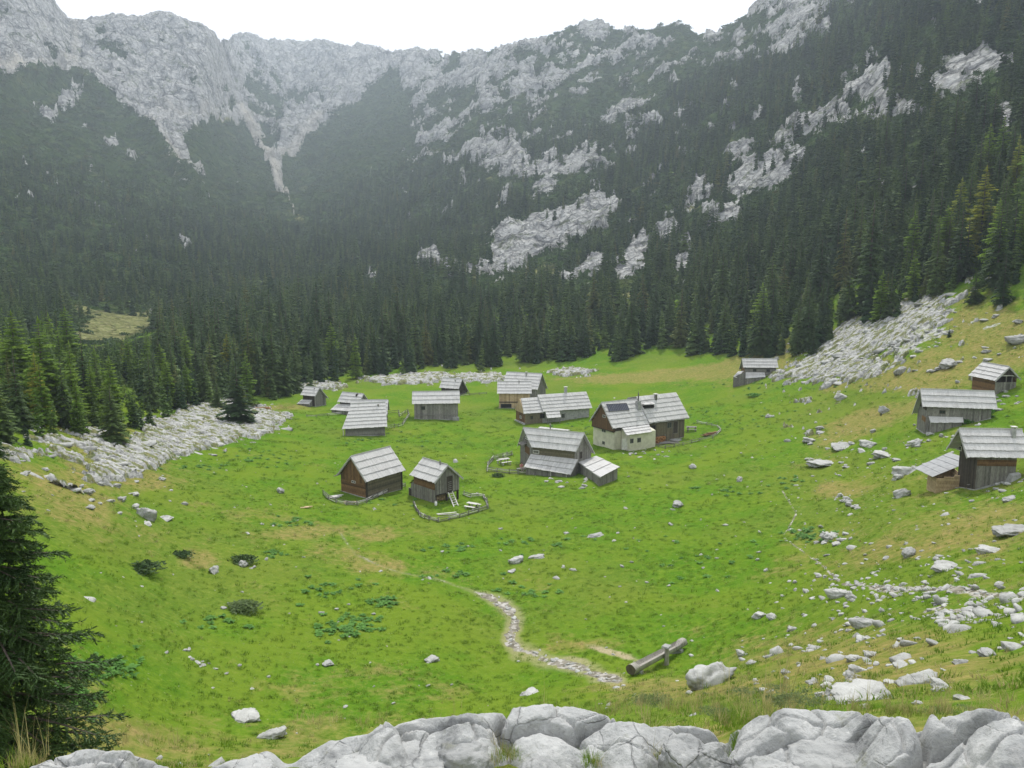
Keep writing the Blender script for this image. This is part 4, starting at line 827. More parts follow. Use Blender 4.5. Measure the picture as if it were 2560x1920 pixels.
# raised right half of the roof
xr = h.onroof(905, 320)[0].x; q = MB(); up = .32; slope_boards(q, (xr, .12, h.rd + up), (h.a + .05, .12, h.rd + up), (h.a + .05, -h.b - .06, h.e + .17), (xr, -h.b - .06, h.e + .17), 6, .2, tint=(.25, 1), rnd=h.rnd); slope_boards(q, (h.a + .05, .12, h.rd + up), (xr - 1.6, .12, h.rd + up), (xr - 1.6, h.b, h.e + .17), (h.a + .05, h.b, h.e + .17), 4, .2, rnd=h.rnd)
q.bar((h.a, .1, h.rd + up - .08), (h.a, -h.b, h.e + .1), .06, .2, .3); q.bar((xr, .1, h.rd + up - .1), (xr, -h.b, h.e + .08), .06, .2, .3); q.build("upper_roof_layer", W_SHIN, h.ro)
GL = ((h.FLw[0], h.by), (h.FLw[0], h.fy))
h.window(380, 702, 434, 765, *GL, frame=W_WHITE); h.window(388, 892, 418, 935, *GL, frame=W_GREY); GT = (L_, F_); h.window(392, 508, 428, 545, *GT, frame=W_WHITE)
def roof_quad(h, pts, off): return [h.onroof(*p, off)[0] for p in pts]
c = roof_quad(h, [(440, 352), (735, 337), (778, 438), (480, 460)], .14); q = MB(); n = h.onroof(500, 400)[1]; q.hexa([c[3] - n * .05, c[2] - n * .05, c[1] - n * .05, c[0] - n * .05, c[3], c[2], c[1], c[0]]); o = q.build("solar_panel", CELL, h.ro)
q = MB()
for i in range(13): t = i / 12; q.bar(c[0].lerp(c[1], t) + n * .012, c[3].lerp(c[2], t) + n * .012, .035, .03, .9)
q.bar(c[3] + n * .015, c[2] + n * .015, .05, .04); q.bar(c[0] + n * .015, c[1] + n * .015, .05, .04); q.build("panel_frame", METAL, o)
P, n = h.onroof(905, 415); mb = MB(); mb.hexa([(P.x - .36, P.y - .36, P.z - .4), (P.x + .36, P.y - .36, P.z - .4), (P.x + .36, P.y + .4, P.z - .4), (P.x - .36, P.y + .4, P.z - .4), (P.x - .27, P.y - .27, P.z + 1.15), (P.x + .27, P.y - .27, P.z + 1.15), (P.x + .27, P.y + .3, P.z + 1.15), (P.x - .27, P.y + .3, P.z + 1.15)]); mb.build("chimney", STONE, h.ro)
mb = MB(); mb.tube([(P.x, P.y, P.z + 1.1), (P.x, P.y, P.z + 2.3)], .10, 8); mb.tube([(P.x, P.y, P.z + 2.3), (P.x, P.y, P.z + 2.65)], .035, 6); mb.build("flue_pipe", METAL, h.ro)
P, n = h.onroof(1160, 262, .3); mb = MB(); mb.box(P.x - .16, P.x + .16, P.y - .16, P.y + .16, P.z - .5, P.z + .55); mb.build("chimney", METAL, h.ro); mb = MB(); mb.box(P.x - .3, P.x + .3, P.y - .3, P.y + .3, P.z + .60, P.z + .66, .9); mb.box(P.x - .1, P.x + .1, P.y - .1, P.y + .1, P.z + .552, P.z + .598); mb.build("chimney_cap", W_WHITE, h.ro)
# lifted dormer flap; a solid black block paints the shade beneath it
d0 = h.onroof(995, 440, .25)[0]; d1 = h.onroof(1155, 430, .25)[0]; dt = h.onroof(950, 352, .25)[0]; q = MB(); lift = Vector((0, -.15, .75)); x0, x1 = d0.x, d1.x
slope_boards(q, (x0 - .05, dt.y, dt.z + .12), (x1 + .05, dt.y, dt.z + .12), (x1, d1.y, d1.z + .75), (x0, d0.y, d0.z + .75), 1, .2, rnd=h.rnd); dm = q.build("dormer_roof", W_SHIN, h.ro)
q = MB(); q.hexa([(x0 + .08, d0.y + .15, d0.z - .3), (x1 - .08, d0.y + .15, d0.z - .3), (x1 - .08, d0.y + .6, d0.z - .1), (x0 + .08, d0.y + .6, d0.z - .1), (x0 + .08, d0.y + .15, d0.z + .66), (x1 - .08, d0.y + .15, d0.z + .66), (x1 - .08, d0.y + .6, d0.z + .52), (x0 + .08, d0.y + .6, d0.z + .52)]); q.build("dormer_opening_shade", OPENING_SHADE, dm)
# front annex
dl = 2.3; TL = h.onwall(668, 682, A, B, .25); TR = h.onwall(1058, 655, A, B, .25); BL = h.onwall(742, 808, A, B, dl); BR = h.onwall(1102, 768, A, B, dl); BL.z = BR.z = (BL.z + BR.z) / 2; TL.z = TR.z = (TL.z + TR.z) / 2
h.lean_roof(TL, TR, BR, BL, 3, "annex_roof", (.3, 1)); yb = BL.y + .35; x0, x1 = TL.x + .12, TR.x - .1; q = MB(); zz = BL.z + .14
q.hexa([(x0, yb, h.g(x0, yb) - .5), (x1, yb, h.g(x1, yb) - .5), (x1, h.fy, -.5), (x0, h.fy, -.5), (x0, yb, zz), (x1, yb, zz), (x1, h.fy - .02, TL.z - .15), (x0, h.fy - .02, TL.z - .15)]); h.part(q, "annex_wall", PLASTER)
AA, BB = (x0, yb), (x1, yb); h.window(790, 862, 830, 912, AA, BB, W_GREY); h.window(895, 848, 938, 898, AA, BB, W_GREY); h.door(672, 868, 738, 1000, AA, BB, W_WHITE, W_WHITE)
h.window(1330, 625, 1385, 690, A, B, W_GREY); h.door(1415, 610, 1475, 768, A, B, W_DARK, W_GREY); h.window(1090, 668, 1150, 730, A, B, W_DARK, pane=OPENING_SHADE)
q = MB(); p = h.onwall(1440, 775, A, B); q.box(p.x - 1.1, p.x + 2.1, h.fy - 1.5, h.fy - .03, h.g(p.x, h.fy - 1) - .3, h.g(p.x, h.fy) + .1); h.part(q, "doorstep", STONE)

# --- long house behind the cabin
h = Hut('long', "farmhouse", "long low farmhouse with a stepped shingle roof, porch roof and tan left gable", "house", z5); lg = h
A, B = h.front(); ef = h.ztop(h.fy); eb = h.ztop(h.by); u = h.by / (h.by - h.fy); zr = h.ztop(0); xm = h.onroof(1130, 760)[0].x; mb = MB(); mats = [W_GREY, W_DARK, W_TAN, W_OLIVE, W_BROWN, STONE]
plank_wall(mb, h.BLw, h.FLw, (h.g(*h.BLw) - .3, h.g(*h.FLw) - .3), [(0, eb), (u, zr - .45), (1, ef)], 'v', .2, 4, rnd=h.rnd, z1=ef - .35); plank_wall(mb, (h.BLw[0] - .2, h.by), (h.FLw[0] - .2, h.fy), (0, 0), [(0, eb), (u, zr - .4), (1, ef)], 'v', .2, 2, rnd=h.rnd, z0=ef - .33, thick=.2)
plank_wall(mb, A, (xm, A[1]), (h.g(*A) - .3, h.g(xm, A[1]) - .3), [(0, ef), (1, ef)], 'v', .2, 3, tint=(.4, 1), rnd=h.rnd)
yb = h.fy; mb.hexa([(xm, yb, h.g(xm, yb) - .6), (B[0], yb, h.g(*B) - .6), (B[0], yb + .4, h.g(*B) - .6), (xm, yb + .4, h.g(xm, yb) - .6), (xm, yb, ef), (B[0], yb, ef), (B[0], yb + .4, ef + .2), (xm, yb + .4, ef + .2)], .5, 5)
plank_wall(mb, h.FRw, h.BRw, (h.g(*h.FRw) - .3, h.g(*h.BRw) - .3), [(0, ef), (1 - u, zr), (1, eb)], 'v', .22, 0, rnd=h.rnd); plank_wall(mb, h.BRw, h.BLw, (-.4, -.4), [(0, eb), (1, eb)], 'v', .3, 0, rnd=h.rnd); h.part(mb, "wall", mats)
mb = MB(); a_, b_ = h.a, h.b; Lz = h.rd - .42; xl = -h.a + .45
slope_boards(mb, (xl, 0, Lz), (xm, 0, Lz), (xm, -b_, h.e - .02), (-a_, -b_, h.e - .02), 5, .2, tint=(.3, 1), rnd=h.rnd); slope_boards(mb, (xm, 0, Lz), (xl, 0, Lz), (-a_, b_, h.e), (xm, b_, h.e), 3, .2, rnd=h.rnd)
hip = Vector((-a_ - .15, 0, Lz - 1.0)); mb.face([(xl, 0, Lz + .03), tuple(Vector((xl, 0, Lz)).lerp(Vector((-a_, -b_, h.e)), .33) + Vector((-.12, 0, .06))), tuple(Vector((xl, 0, Lz)).lerp(Vector((-a_, b_, h.e)), .33) + Vector((-.12, 0, .06)))], .9)
xm2 = xm - .08; slope_boards(mb, (xm2, 0, h.rd), (a_, 0, h.rd), (a_, -b_ - .12, h.e + .12), (xm2, -b_ - .12, h.e + .12), 5, .2, tint=(.3, 1), rnd=h.rnd); slope_boards(mb, (a_, 0, h.rd), (xm2, 0, h.rd), (xm2, b_, h.e + .12), (a_, b_, h.e + .12), 3, .2, rnd=h.rnd)
mb.bar((xm2, 0, h.rd - .1), (xm2, -b_, h.e), .05, .25, .3); mb.bar((a_ - .03, 0, h.rd - .08), (a_ - .03, -b_, h.e + .04), .05, .14, .4); mb.bar((-a_ + .02, -b_, h.e - .05), (xl, 0, Lz - .05), .05, .14, .9); h.ro = mb.build("roof", W_SHIN, h.root)
h.chimney(1522, 520, .42, .75); h.window(952, 912, 990, 960, A, B, W_OLIVE); h.window(1108, 880, 1178, 940, A, B, W_DARK, pane=OPENING_SHADE); h.window(1462, 880, 1502, 935, A, B, W_GREY)
dl = 1.5; TL = h.onwall(1190, 835, A, B, .3); TR = h.onwall(1418, 822, A, B, .3); BL = h.onwall(1225, 945, A, B, dl); BR = h.onwall(1446, 942, A, B, dl); TL.z = TR.z = (TL.z + TR.z) / 2; BL.z = BR.z = (BL.z + BR.z) / 2; h.lean_roof(TL, TR, BR, BL, 2, "porch_roof", (.5, 1))
for t in (.04, .96):
    q = MB(); p = BL.lerp(BR, t); q.box(p.x - .05, p.x + .05, p.y + .12, p.y + .22, h.g(p.x, p.y) - .3, p.z + .05); h.part(q, "post", W_GREY)
q = MB(); q.hexa([(h.BLw[0] - .35, h.by, h.g(*h.BLw) - .6), (h.FLw[0] - .35, h.fy - .2, h.g(*h.FLw) - .6), (h.FLw[0] - .04, h.fy - .2, h.g(*h.FLw) - .6), (h.BLw[0] - .04, h.by, h.g(*h.BLw) - .6), (h.BLw[0] - .3, h.by, h.g(*h.BLw) + .2), (h.FLw[0] - .3, h.fy - .15, h.g(*h.FLw) + .3), (h.FLw[0] - .04, h.fy - .15, h.g(*h.FLw) + .3), (h.BLw[0] - .04, h.by, h.g(*h.BLw) + .2)]); h.part(q, "foundation", STONE)
h.window(780, 905, 805, 950, h.BLw, h.FLw, W_WHITE)

# --- pair beside the forest, above the long house
h = Hut('rear6', "barn", "tall barn at the forest's foot behind a lower tan hut", "barn", z5); h.walls(('v', 0), ('v', 0), ('v', 0), ('v', 0)); h.roof(5, 4, (.4, 1)); h.chimney(885, 262, .28, .7)
h = Hut('front6', "hut", "hut with pale tan boards in front of the tall barn at the forest's foot", "hut", z5); A, B = h.front()
h.walls(('v', 3), ('v', 0), ('v', 0), ('v', 0), [W_GREY, W_DARK, W_BROWN, W_TAN], .22); h.roof(4, 3, (.45, 1)); h.chimney(765, 395, .14, .7, pipe=True)
p = h.onwall(600, 683, A, B); q = MB(); q.box(A[0], B[0], h.fy - .09, h.fy - .025, p.z - .1, p.z + .08, .3); h.part(q, "beam", W_DARK); h.window(470, 715, 640, 790, A, B, W_GREY, "opening", OPENING_SHADE)  # the opening is a solid slab, its inner shade painted black
# --- barns on the left
h = Hut('barn4', "barn", "broad grey plank barn with one small window, standing alone left of centre", "barn", z4); A, B = h.front(); h.walls(('v', 0), ('v', 0), ('v', 0), ('v', 0), w=.2); h.roof(3, 3, (.45, 1))
h.window(1605, 465, 1645, 498, A, B, W_DARK); p = h.onwall(1750, 562, A, B); q = MB(); q.box(A[0], B[0], h.fy - .08, h.fy - .025, p.z - .05, p.z + .04, .7); h.part(q, "beam", W_GREY); q = MB(); ww = h.onwall(2000, 590, A, B); q.box(ww.x - .3, B[0] + .2, h.fy - .35, h.fy - .03, -.4, .5, .3); h.part(q, "stone_step", STONE)
h = Hut('hut5', "hut", "little shingled hut below a pale crag, partly behind the broad grey plank barn", "hut", z4); h.walls(('v', 1), ('v', 0), ('v', 1), ('v', 0)); h.roof(3, 3, (.4, .9)); h.chimney(2012, 165, .2, .35)
h = Hut('hut1', "hut", "smallest hut at far left of the village, with a shed roof stepping down its front", "hut", z4); A, B = h.front(); h.walls(('v', 1), ('v', 0), ('v', 0), ('v', 0)); h.roof(3, 3, (.45, 1)); h.chimney(318, 262, .16, .3, pipe=True)
dl = 1.2; TL = h.onwall(165, 380, A, B, .05); TR = h.onwall(290, 385, A, B, .05); BL = h.onwall(108, 433, A, B, dl); BR = h.onwall(252, 440, A, B, dl); h.lean_roof(TL, TR, BR, BL, 2)
q = MB(); w1, w2 = (BL.x + .1, BL.y + .1), (BR.x - .05, BR.y + .1); plank_wall(q, w1, w2, (h.g(*w1) - .3, h.g(*w2) - .3), [(0, BL.z + .05), (1, BR.z + .05)], 'v', .2, rnd=h.rnd); plank_wall(q, w2, (TR.x, A[1]), (h.g(*w2) - .3, -.3), [(0, BR.z), (1, TR.z)], 'v', .2, rnd=h.rnd); h.part(q, "lean_to_wall", W_GREY)
h = Hut('hut2', "hut", "hut with a vented ridge and a low front shed roof, behind the wide hipped roof", "hut", z4); A, B = h.front(); h.walls(('v', 1), ('v', 0), ('v', 0), ('v', 0)); h.roof(3, 3, (.45, 1)); P, n = h.onroof(835, 330); q = MB(); q.box(P.x - .06, P.x + .06, P.y - .5, P.y + .3, P.z - .1, P.z + .30, .2); q.build("chimney", W_DARK, h.ro)
dl = 1.7; TL = h.onwall(592, 432, A, B, .05); TR = h.onwall(840, 440, A, B, .05); BL = h.onwall(512, 506, A, B, dl); BR = h.onwall(780, 530, A, B, dl); h.lean_roof(TL, TR, BR, BL, 2); q = MB(); w1, w2 = (BL.x + .1, BL.y + .15), (BR.x - .1, BR.y + .15); plank_wall(q, w1, w2, (h.g(*w1) - .4, h.g(*w2) - .4), [(0, BL.z + .06), (1, BR.z + .06)], 'v', .2, rnd=h.rnd); h.part(q, "lean_to_wall", W_GREY)
h = Hut('hut3', "hut", "low hut under a wide pale roof hipped on its left side", "hut", z4); h3 = h; A, B = h.front()
h.walls(('h', 0), ('v', 0), ('v', 0), ('v', 0), w=.2); h.roof(7, 4, (.55, 1), .2); h.chimney(1085, 462, .2, .35, pipe=True); P = h.EL; q = MB(); q.bar((P.x + .2, P.y + .15, P.z - .1), (P.x + .2, P.y + .15, h.g(P.x, P.y) - .3), .12); h.part(q, "post", W_WHITE)
FIT['strip'] = list(FIT['hut3']); bx = on_land(*z4(930, 600)); FIT['strip'] = [-24.2, 137.2, .05, 6.3, 4.2, 1.5, 3.7, 1.0, 0., 0.]
h = Hut('strip', "hut", "hut showing only its pale ridge strip between two left roofs", "hut", z4); h.walls(('v', 0), ('v', 0), ('v', 0), ('v', 0)); h.roof(4, 3, (.5, 1))
# --- right side of the meadow
h = Hut('hut12', "hut", "far hut under the rocky spur, with two low shed roofs along its front", "hut", z7); A, B = h.front(); h.walls(('h', 1), ('v', 2), ('v', 0), ('v', 0), [W_GREY, W_GREY, W_BROWN], .2); h.roof(3, 3, (.2, .85)); h.window(672, 540, 715, 575, A, B, W_DARK); h.window(890, 545, 935, 580, A, B, W_DARK)
dl = 1.4; TL = h.onwall(535, 590, A, B, .05); TR = h.onwall(855, 592, A, B, .05); BL = h.onwall(547, 694, A, B, dl); BR = h.onwall(868, 672, A, B, dl); h.lean_roof(TL, TR, BR, BL, 2, "lean_to_roof", (.4, 1)); q = MB(); w1, w2 = (BL.x + .05, BL.y + .12), (BR.x - .1, BR.y + .12); plank_wall(q, w1, w2, (h.g(*w1) - .5, h.g(*w2) - .5), [(0, BL.z + .06), (1, BR.z + .06)], 'v', .2, rnd=h.rnd); h.part(q, "lean_to_wall", W_GREY)
q = MB(); p1, p2 = h.onwall(430, 575, A, B, .1), h.onwall(520, 570, A, B, .1); p3 = h.onwall(345, 665, A, B, 1.3); p4 = h.onwall(400, 690, A, B, 1.3); slope_boards(q, p1, p2, p4, p3, 2, rnd=h.rnd); h.part(q, "annex_roof", W_SHIN); q = MB(); w1, w2 = (p3.x + .05, p3.y + .08), (BL.x, BL.y + .12); plank_wall(q, w1, w2, (h.g(*w1) - .5, h.g(*w2) - .5), [(0, p3.z), (1, p2.z)], 'v', .2, rnd=h.rnd, tint=(0, .6)); h.part(q, "annex_wall", W_GREY)
h = Hut('hut13', "hut", "small log hut with an open gable porch, highest on the right slope", "hut", z6); A, B = h.front(); ef = h.ztop(h.fy); eb = h.ztop(h.by); u = h.by / (h.by - h.fy); zr = h.ztop(0); mb = MB(); mats = [W_GREY, W_DARK, W_BROWN]
plank_wall(mb, A, B, (h.g(*A) - .3, h.g(*B) - .3), [(0, ef), (1, ef)], 'h', .24, 2, rnd=h.rnd); plank_wall(mb, h.BRw, h.BLw, (-.8, -.8), [(0, eb), (1, eb)], 'h', .24, 2, rnd=h.rnd); plank_wall(mb, h.BLw, A, (-.8, -.8), [(0, eb), (u, zr), (1, ef)], 'v', .2, 0, rnd=h.rnd)
C, D = h.FRw, h.BRw; zz = h.onwall(1200, 330, C, D).z; plank_wall(mb, C, D, (h.g(*C) - .5, h.g(*D) - .5), [(0, zz), (1, zz)], 'v', .18, 0, rnd=h.rnd); z2_ = h.onwall(1230, 262, C, D).z; plank_wall(mb, C, D, (0, 0), [(0, ef), (1 - u, zr), (1, eb)], 'v', .2, 1, rnd=h.rnd, z0=z2_ + .08); mb.box(C[0] - .8, C[0] - .74, C[1] + .1, D[1] - .1, -.3, ef + .3, .2, 1); h.part(mb, "wall", mats)
q = MB(); q.box(C[0] - .03, C[0] + .05, C[1] + .5, D[1] - .4, z2_, z2_ + .08, .9); h.part(q, "porch_beam", W_WHITE)
for px in (1205, 1268): p = h.onwall(px, 300, C, D); q = MB(); q.box(p.x - .05, p.x + .03, p.y - .04, p.y + .04, zz, z2_); h.part(q, "post", W_GREY)
h.roof(4, 3, (.2, .95)); q = MB(); q.box(C[0] - 1.2, C[0] + .35, C[1] - .1, D[1] + .3, -1.6, min(h.g(*C), h.g(*D)) + .05); h.part(q, "foundation", STONE)
h = Hut('hut14', "barn", "wide grey plank barn with a lower shed strip on its wall, on the right slope", "barn", z6, .5); A, B = h.front(); h.walls(('v', 0), ('v', 0), ('v', 0), ('v', 0), [W_GREY, W_DARK, W_BROWN], .17, gable={'left': ('v', 1, 1.5)}); h.roof(3, 4, (.4, 1), .15); h.window(480, 640, 530, 668, A, B, W_DARK)
dl = .75; TL = h.onwall(358, 704, A, B, .03); TR = h.onwall(728, 713, A, B, .03); BL = h.onwall(380, 778, A, B, dl); BR = h.onwall(735, 776, A, B, dl); h.lean_roof(TL, TR, BR, BL, 1, "lean_to_roof", (.5, 1)); q = MB(); w1, w2 = (BL.x + .05, BL.y + .1), (BR.x - .1, BR.y + .1); plank_wall(q, w1, w2, (h.g(*w1) - .6, h.g(*w2) - .6), [(0, BL.z + .05), (1, BR.z + .05)], 'v', .17, rnd=h.rnd)
plank_wall(q, w2, (w2[0], h.fy), (h.g(*w2) - .6, -.6), [(0, BR.z), (1, TR.z)], 'v', .17, rnd=h.rnd); plank_wall(q, (w1[0], h.fy), w1, (-.6, h.g(*w1) - .6), [(0, TL.z), (1, BL.z)], 'v', .17, rnd=h.rnd); h.part(q, "lean_to_wall", W_GREY)
q = MB(); GLa = h.BLw; p = h.onwall(260, 690, h.BLw, h.FLw); q.box(h.FLw[0] - .12, h.FLw[0] - .03, h.fy, h.fy + 1.3, p.z - .25, p.z + .25, .9); h.part(q, "log_end", W_BROWN)
h = Hut('hut15', "hut", "dark timbered hut with a stone chimney, cut by the right edge of the view", "hut", z6, .95); A, B = h.front(); h.walls(('v', 0), ('v', 1), ('v', 0), ('v', 0), [W_GREY, W_DARK, W_BROWN], .16); h.roof(4, 3, (.4, 1), .15); h.chimney(1277, 930, .3, .7); h.window(668, 1015, 715, 1075, h.BLw, h.FLw, W_WHITE)
q = MB(); p = h.onwall(950, 1245, A, B); 
for k_ in range(3): q.box(A[0], B[0], h.fy - .045 - .004 * k_, h.fy - .022, p.z + .03 + k_ * .17, p.z + .19 + k_ * .17, .3 + .3 * (k_ % 2))
h.part(q, "beam", W_BROWN); q = MB(); zz = h.g(*B); q.hexa([(B[0] - 1.0, h.fy - .9, zz - 1), (B[0] + .3, h.fy - .7, zz - 1), (B[0] + .3, h.fy - .03, zz - 1), (B[0] - 1.0, h.fy - .03, zz - 1), (B[0] - .4, h.fy - .5, zz + .35), (B[0] + .2, h.fy - .45, zz + .5), (B[0] + .2, h.fy - .03, zz + .55), (B[0] - .5, h.fy - .03, zz + .4)]); h.part(q, "foundation", STONE)
h15 = h
# new shed beside it
b1 = on_land(*z6(430, 1545)); b0 = on_land(*z6(245, 1440)); b2 = on_land(*z6(700, 1475)); g1, g0, g2 = Vector(b1), Vector(b0), Vector(b2)
sh = empty("shed", b1, 0, "small tan board shed with a grey sheet roof beside the dark hut", "shed"); zc = b1[2]
def at_plane(px, py, P, n):
    o = Vector((0, 0, ZC)); d = Vector([float(v) for v in ray(*z6(px, py))]); return o + d * ((Vector(P) - o).dot(n) / d.dot(n))
e1 = g1 + Vector((0, 0, 1.55)); dA = (g0 - g1).to_2d().normalized(); dB = (g2 - g1).to_2d().normalized(); la = min((g0 - g1).to_2d().length, 2.6); lb = (g2 - g1).to_2d().length
q = MB(); loc = lambda v: Vector(v) - g1
Apt = Vector((dA.x * la, dA.y * la, 0)); Bpt = Vector((dB.x * lb, dB.y * lb, 0)); Cpt = Apt + Bpt
plank_wall(q, (Apt.x, Apt.y), (0, 0), (-.5, -.5), [(0, 1.42), (1, 1.30)], 'h', .16, 0, rnd=random.Random(3)); plank_wall(q, (0, 0), (Bpt.x, Bpt.y), (-.5, -.5), [(0, 1.30), (1, 1.72)], 'h', .16, 0, tint=(0, .7), rnd=random.Random(4)); plank_wall(q, (Bpt.x, Bpt.y), (Cpt.x, Cpt.y), (-.5, -.5), [(0, 1.72), (1, 1.85)], 'h', .16, 0, rnd=random.Random(5)); plank_wall(q, (Cpt.x, Cpt.y), (Apt.x, Apt.y), (-.5, -.5), [(0, 1.85), (1, 1.42)], 'h', .16, 0, rnd=random.Random(5))
q.build("wall", W_TAN, sh)
nS = Vector((0, 0, 1)); up = []
for (px, py), hz_ in (((200, 1272), 1.52), ((400, 1370), 1.38), ((845, 1187), 2.15), ((580, 1100), 2.35)): up.append(at_plane(px, py, (0, 0, zc + hz_), nS) - g1)
q = MB(); slope_boards(q, up[3], up[2], up[1], up[0], 1, .55, .03, .03, (.2, .6), rnd=random.Random(6))
for t in (.2, .4, .6, .8): q.bar(up[3].lerp(up[0], t) + Vector((0, 0, .07)), up[2].lerp(up[1], t) + Vector((0, 0, .07)), .04, .03, .1)
ksr = N("grey_roofing"); ksr.col(ksr.ramp(ksr.noise(ksr.pos(), 2.5, 4), [(.3, (.21, .215, .22)), (.7, (.30, .305, .31))])); ksr.set(Roughness=.6); q.build("roof", ksr.m, sh)
q = MB(); p = up[2] * .93 + up[0] * .07; q.bar((p.x, p.y, p.z - .05), (p.x, p.y, -.5), .09, tint=.8); q.build("post", W_TAN, sh)
# ------------------------------------------------------------------ fences, yards and small things
full = lambda x, y: (x * 2212 / 2560, y * 2212 / 2560)
D_ = lambda x, y: (x, y)
def gpt(zoom, p): return Vector(on_land(*zoom(*p)))
def fence(label, zoom, pts, h=.6, rails=3, gap=1.3, mat=None, seed=0, group=None):
    R = random.Random(seed); P = [gpt(zoom, p) for p in pts]; o = empty("fence", P[0], 0, label, "fence", group); mat = mat or W_GREY
    Q = []
    for a, b in zip(P[:-1], P[1:]):
        n = max(1, round((b - a).length / gap))
        for i in range(n): Q.append(a.lerp(b, i / n))
    Q.append(P[-1]); Q = [Vector((q.x, q.y, ground(q.x, q.y))) - P[0] for q in Q]
    for q in Q:
        m = MB(); t = Vector((R.uniform(-.06, .06), R.uniform(-.06, .06), h * R.uniform(.95, 1.3))); m.tube([q - Vector((0, 0, .25)), q + t], [.05, .04], 6, R.random()); m.build("post", mat, o)
    for k in range(rails):
        for i in range(0, len(Q) - 1):
            z = h * (k + .8) / rails * .95; a = Q[i] + Vector((0, 0, z + R.uniform(-.07, .07))); b = Q[i + 1] + Vector((0, 0, z + R.uniform(-.07, .07))); d = (b - a).normalized() * R.uniform(.05, .25); off = Vector((-d.y, d.x, 0)).normalized() * .06
            m = MB(); m.tube([a - d + off, (a + b) / 2 + off + Vector((0, 0, R.uniform(-.05, .03))), b + d + off], [.035, .045, .03], 5, R.random()); m.build("rail", W_WHITE if R.random() < .4 else mat, o)
    return o
fence("low pole fence curving round the front of the brown storehouse", z1, [(130, 770), (190, 825), (280, 865), (400, 890), (520, 895), (630, 870)], .5, 3, 1.4, seed=1)
fence("pole fence running uphill between the two storehouses", z1, [(640, 850), (760, 795), (880, 745), (990, 700), (1075, 680)], .5, 4, 1.4, seed=2)
fence("pole fence ringing the yard of the ladder storehouse", z1, [(1170, 890), (1200, 960), (1250, 1025), (1350, 1065), (1455, 1085), (1580, 1065), (1700, 1035), (1800, 1005), (1920, 970), (2030, 930), (2010, 850), (1975, 800), (1915, 790), (1830, 800), (1750, 770)], .45, 3, 1.1, seed=3)
fence("pole fence around the cabin's yard, a table behind it", z2, [(460, 690), (330, 720), (190, 760), (110, 850), (100, 925), (250, 945), (430, 960), (560, 965), (680, 960)], .62, 4, 1.2, seed=4)
fence("long rail fence enclosing the farmhouse's right yard", z3, [(1090, 960), (1300, 1000), (1560, 950), (1800, 890), (1990, 850), (2110, 750), (2060, 690), (1900, 650), (1760, 630)], .45, 2, 1.9, seed=5)
fence("pole pen beside the hipped hut of the left cluster", z4, [(1200, 560), (1330, 545), (1340, 590), (1440, 540), (1455, 580), (1380, 690), (1280, 720), (1180, 735)], .6, 2, 1.5, seed=6)
fence("old grey fence in the grass left of the hipped hut", z4, [(230, 590), (340, 590), (480, 575), (640, 560)], .45, 2, 1.8, seed=7)
fence("rail fence behind the broad grey plank barn", z4, [(2080, 335), (2180, 330), (2300, 322), (2390, 315)], .45, 2, 2.2, seed=8)
# ladder of the raised storehouse
h = s11; p = gpt(z1, (1660, 900)); tx = h.onwall(1592, 750, h.FRw, h.BRw, .05); T = Vector(h.world(tx.x, tx.y, 1.0)); o = empty("ladder", p, 0, "white plank ladder leaning from the grass up to the storehouse door", "ladder"); v = T - p; sd_ = Vector((h.c * 0 - h.s * 1, h.s * 0 + h.c * 1, 0)) * .3
for sg in (-1, 1): m = MB(); m.bar(sd_ * sg, v + sd_ * sg, .09, .06, .8); m.build("side_rail", W_WHITE, o)
for k in range(6): m = MB(); c = v * ((k + .7) / 6.5); m.bar(c - sd_, c + sd_, .07, .05, .7, up=(0, 1, 0)); m.build("rung", W_WHITE, o)
# firewood and barrels under the raised storehouse
def woodpile(label, at, rz, L, hgt, depth, mat=None, seed=0, r=.09, ends=True):
    R = random.Random(seed); o = empty("woodpile", at, rz, label, "woodpile"); m = MB(); rows = max(1, int(hgt / (r * 1.75)))
    for j in range(rows):
        n = int(L / (2 * r))
        for i in range(n):
            x = -L / 2 + (i + .5 + .5 * (j % 2)) * 2 * r; rr = r * R.uniform(.75, 1.05); y = R.uniform(-.04, .04); z = r + j * r * 1.75 - .05
            if x + r > L / 2 + r: continue
            m.tube([(x, -depth / 2 + y, z), (x, depth / 2 + y, z)], rr, 7, R.random())
    m.build("log", mat or W_TAN, o)["kind"] = "stuff"; m = MB()
    for sx in (-1, 1): m.bar((sx * (L / 2 + .12), 0, -.3), (sx * (L / 2 + .12), 0, hgt + .15), .07)
    m.build("stake", W_GREY, o); return o
woodpile("split firewood stacked under the floor of the raised storehouse", Vector(h.world(h.FRw[0] - .8, (h.fy + h.by) / 2 - .3, h.g(h.FRw[0] - .5, 0))), h.rot + math.pi / 2, 1.6, .7, .4, seed=2)
def barrel(label, p, col_mat, rad, hgt):
    o = empty("barrel", p, 0, label, "barrel"); m = MB(); m.tube([(0, 0, -.1), (0, 0, .02), (0, 0, hgt * .5), (0, 0, hgt)], [rad * .85, rad * .9, rad, rad * .85], 14); m.build("body", col_mat, o, True); m = MB(); m.tube([(0, 0, hgt + .002), (0, 0, hgt + .04)], rad * .9, 14); m.build("lid", W_WHITE, o); return o
barrel("white plastic drum standing at the storehouse corner by the firewood", gpt(z1, (1428, 890)), PAINT, .15, .42)
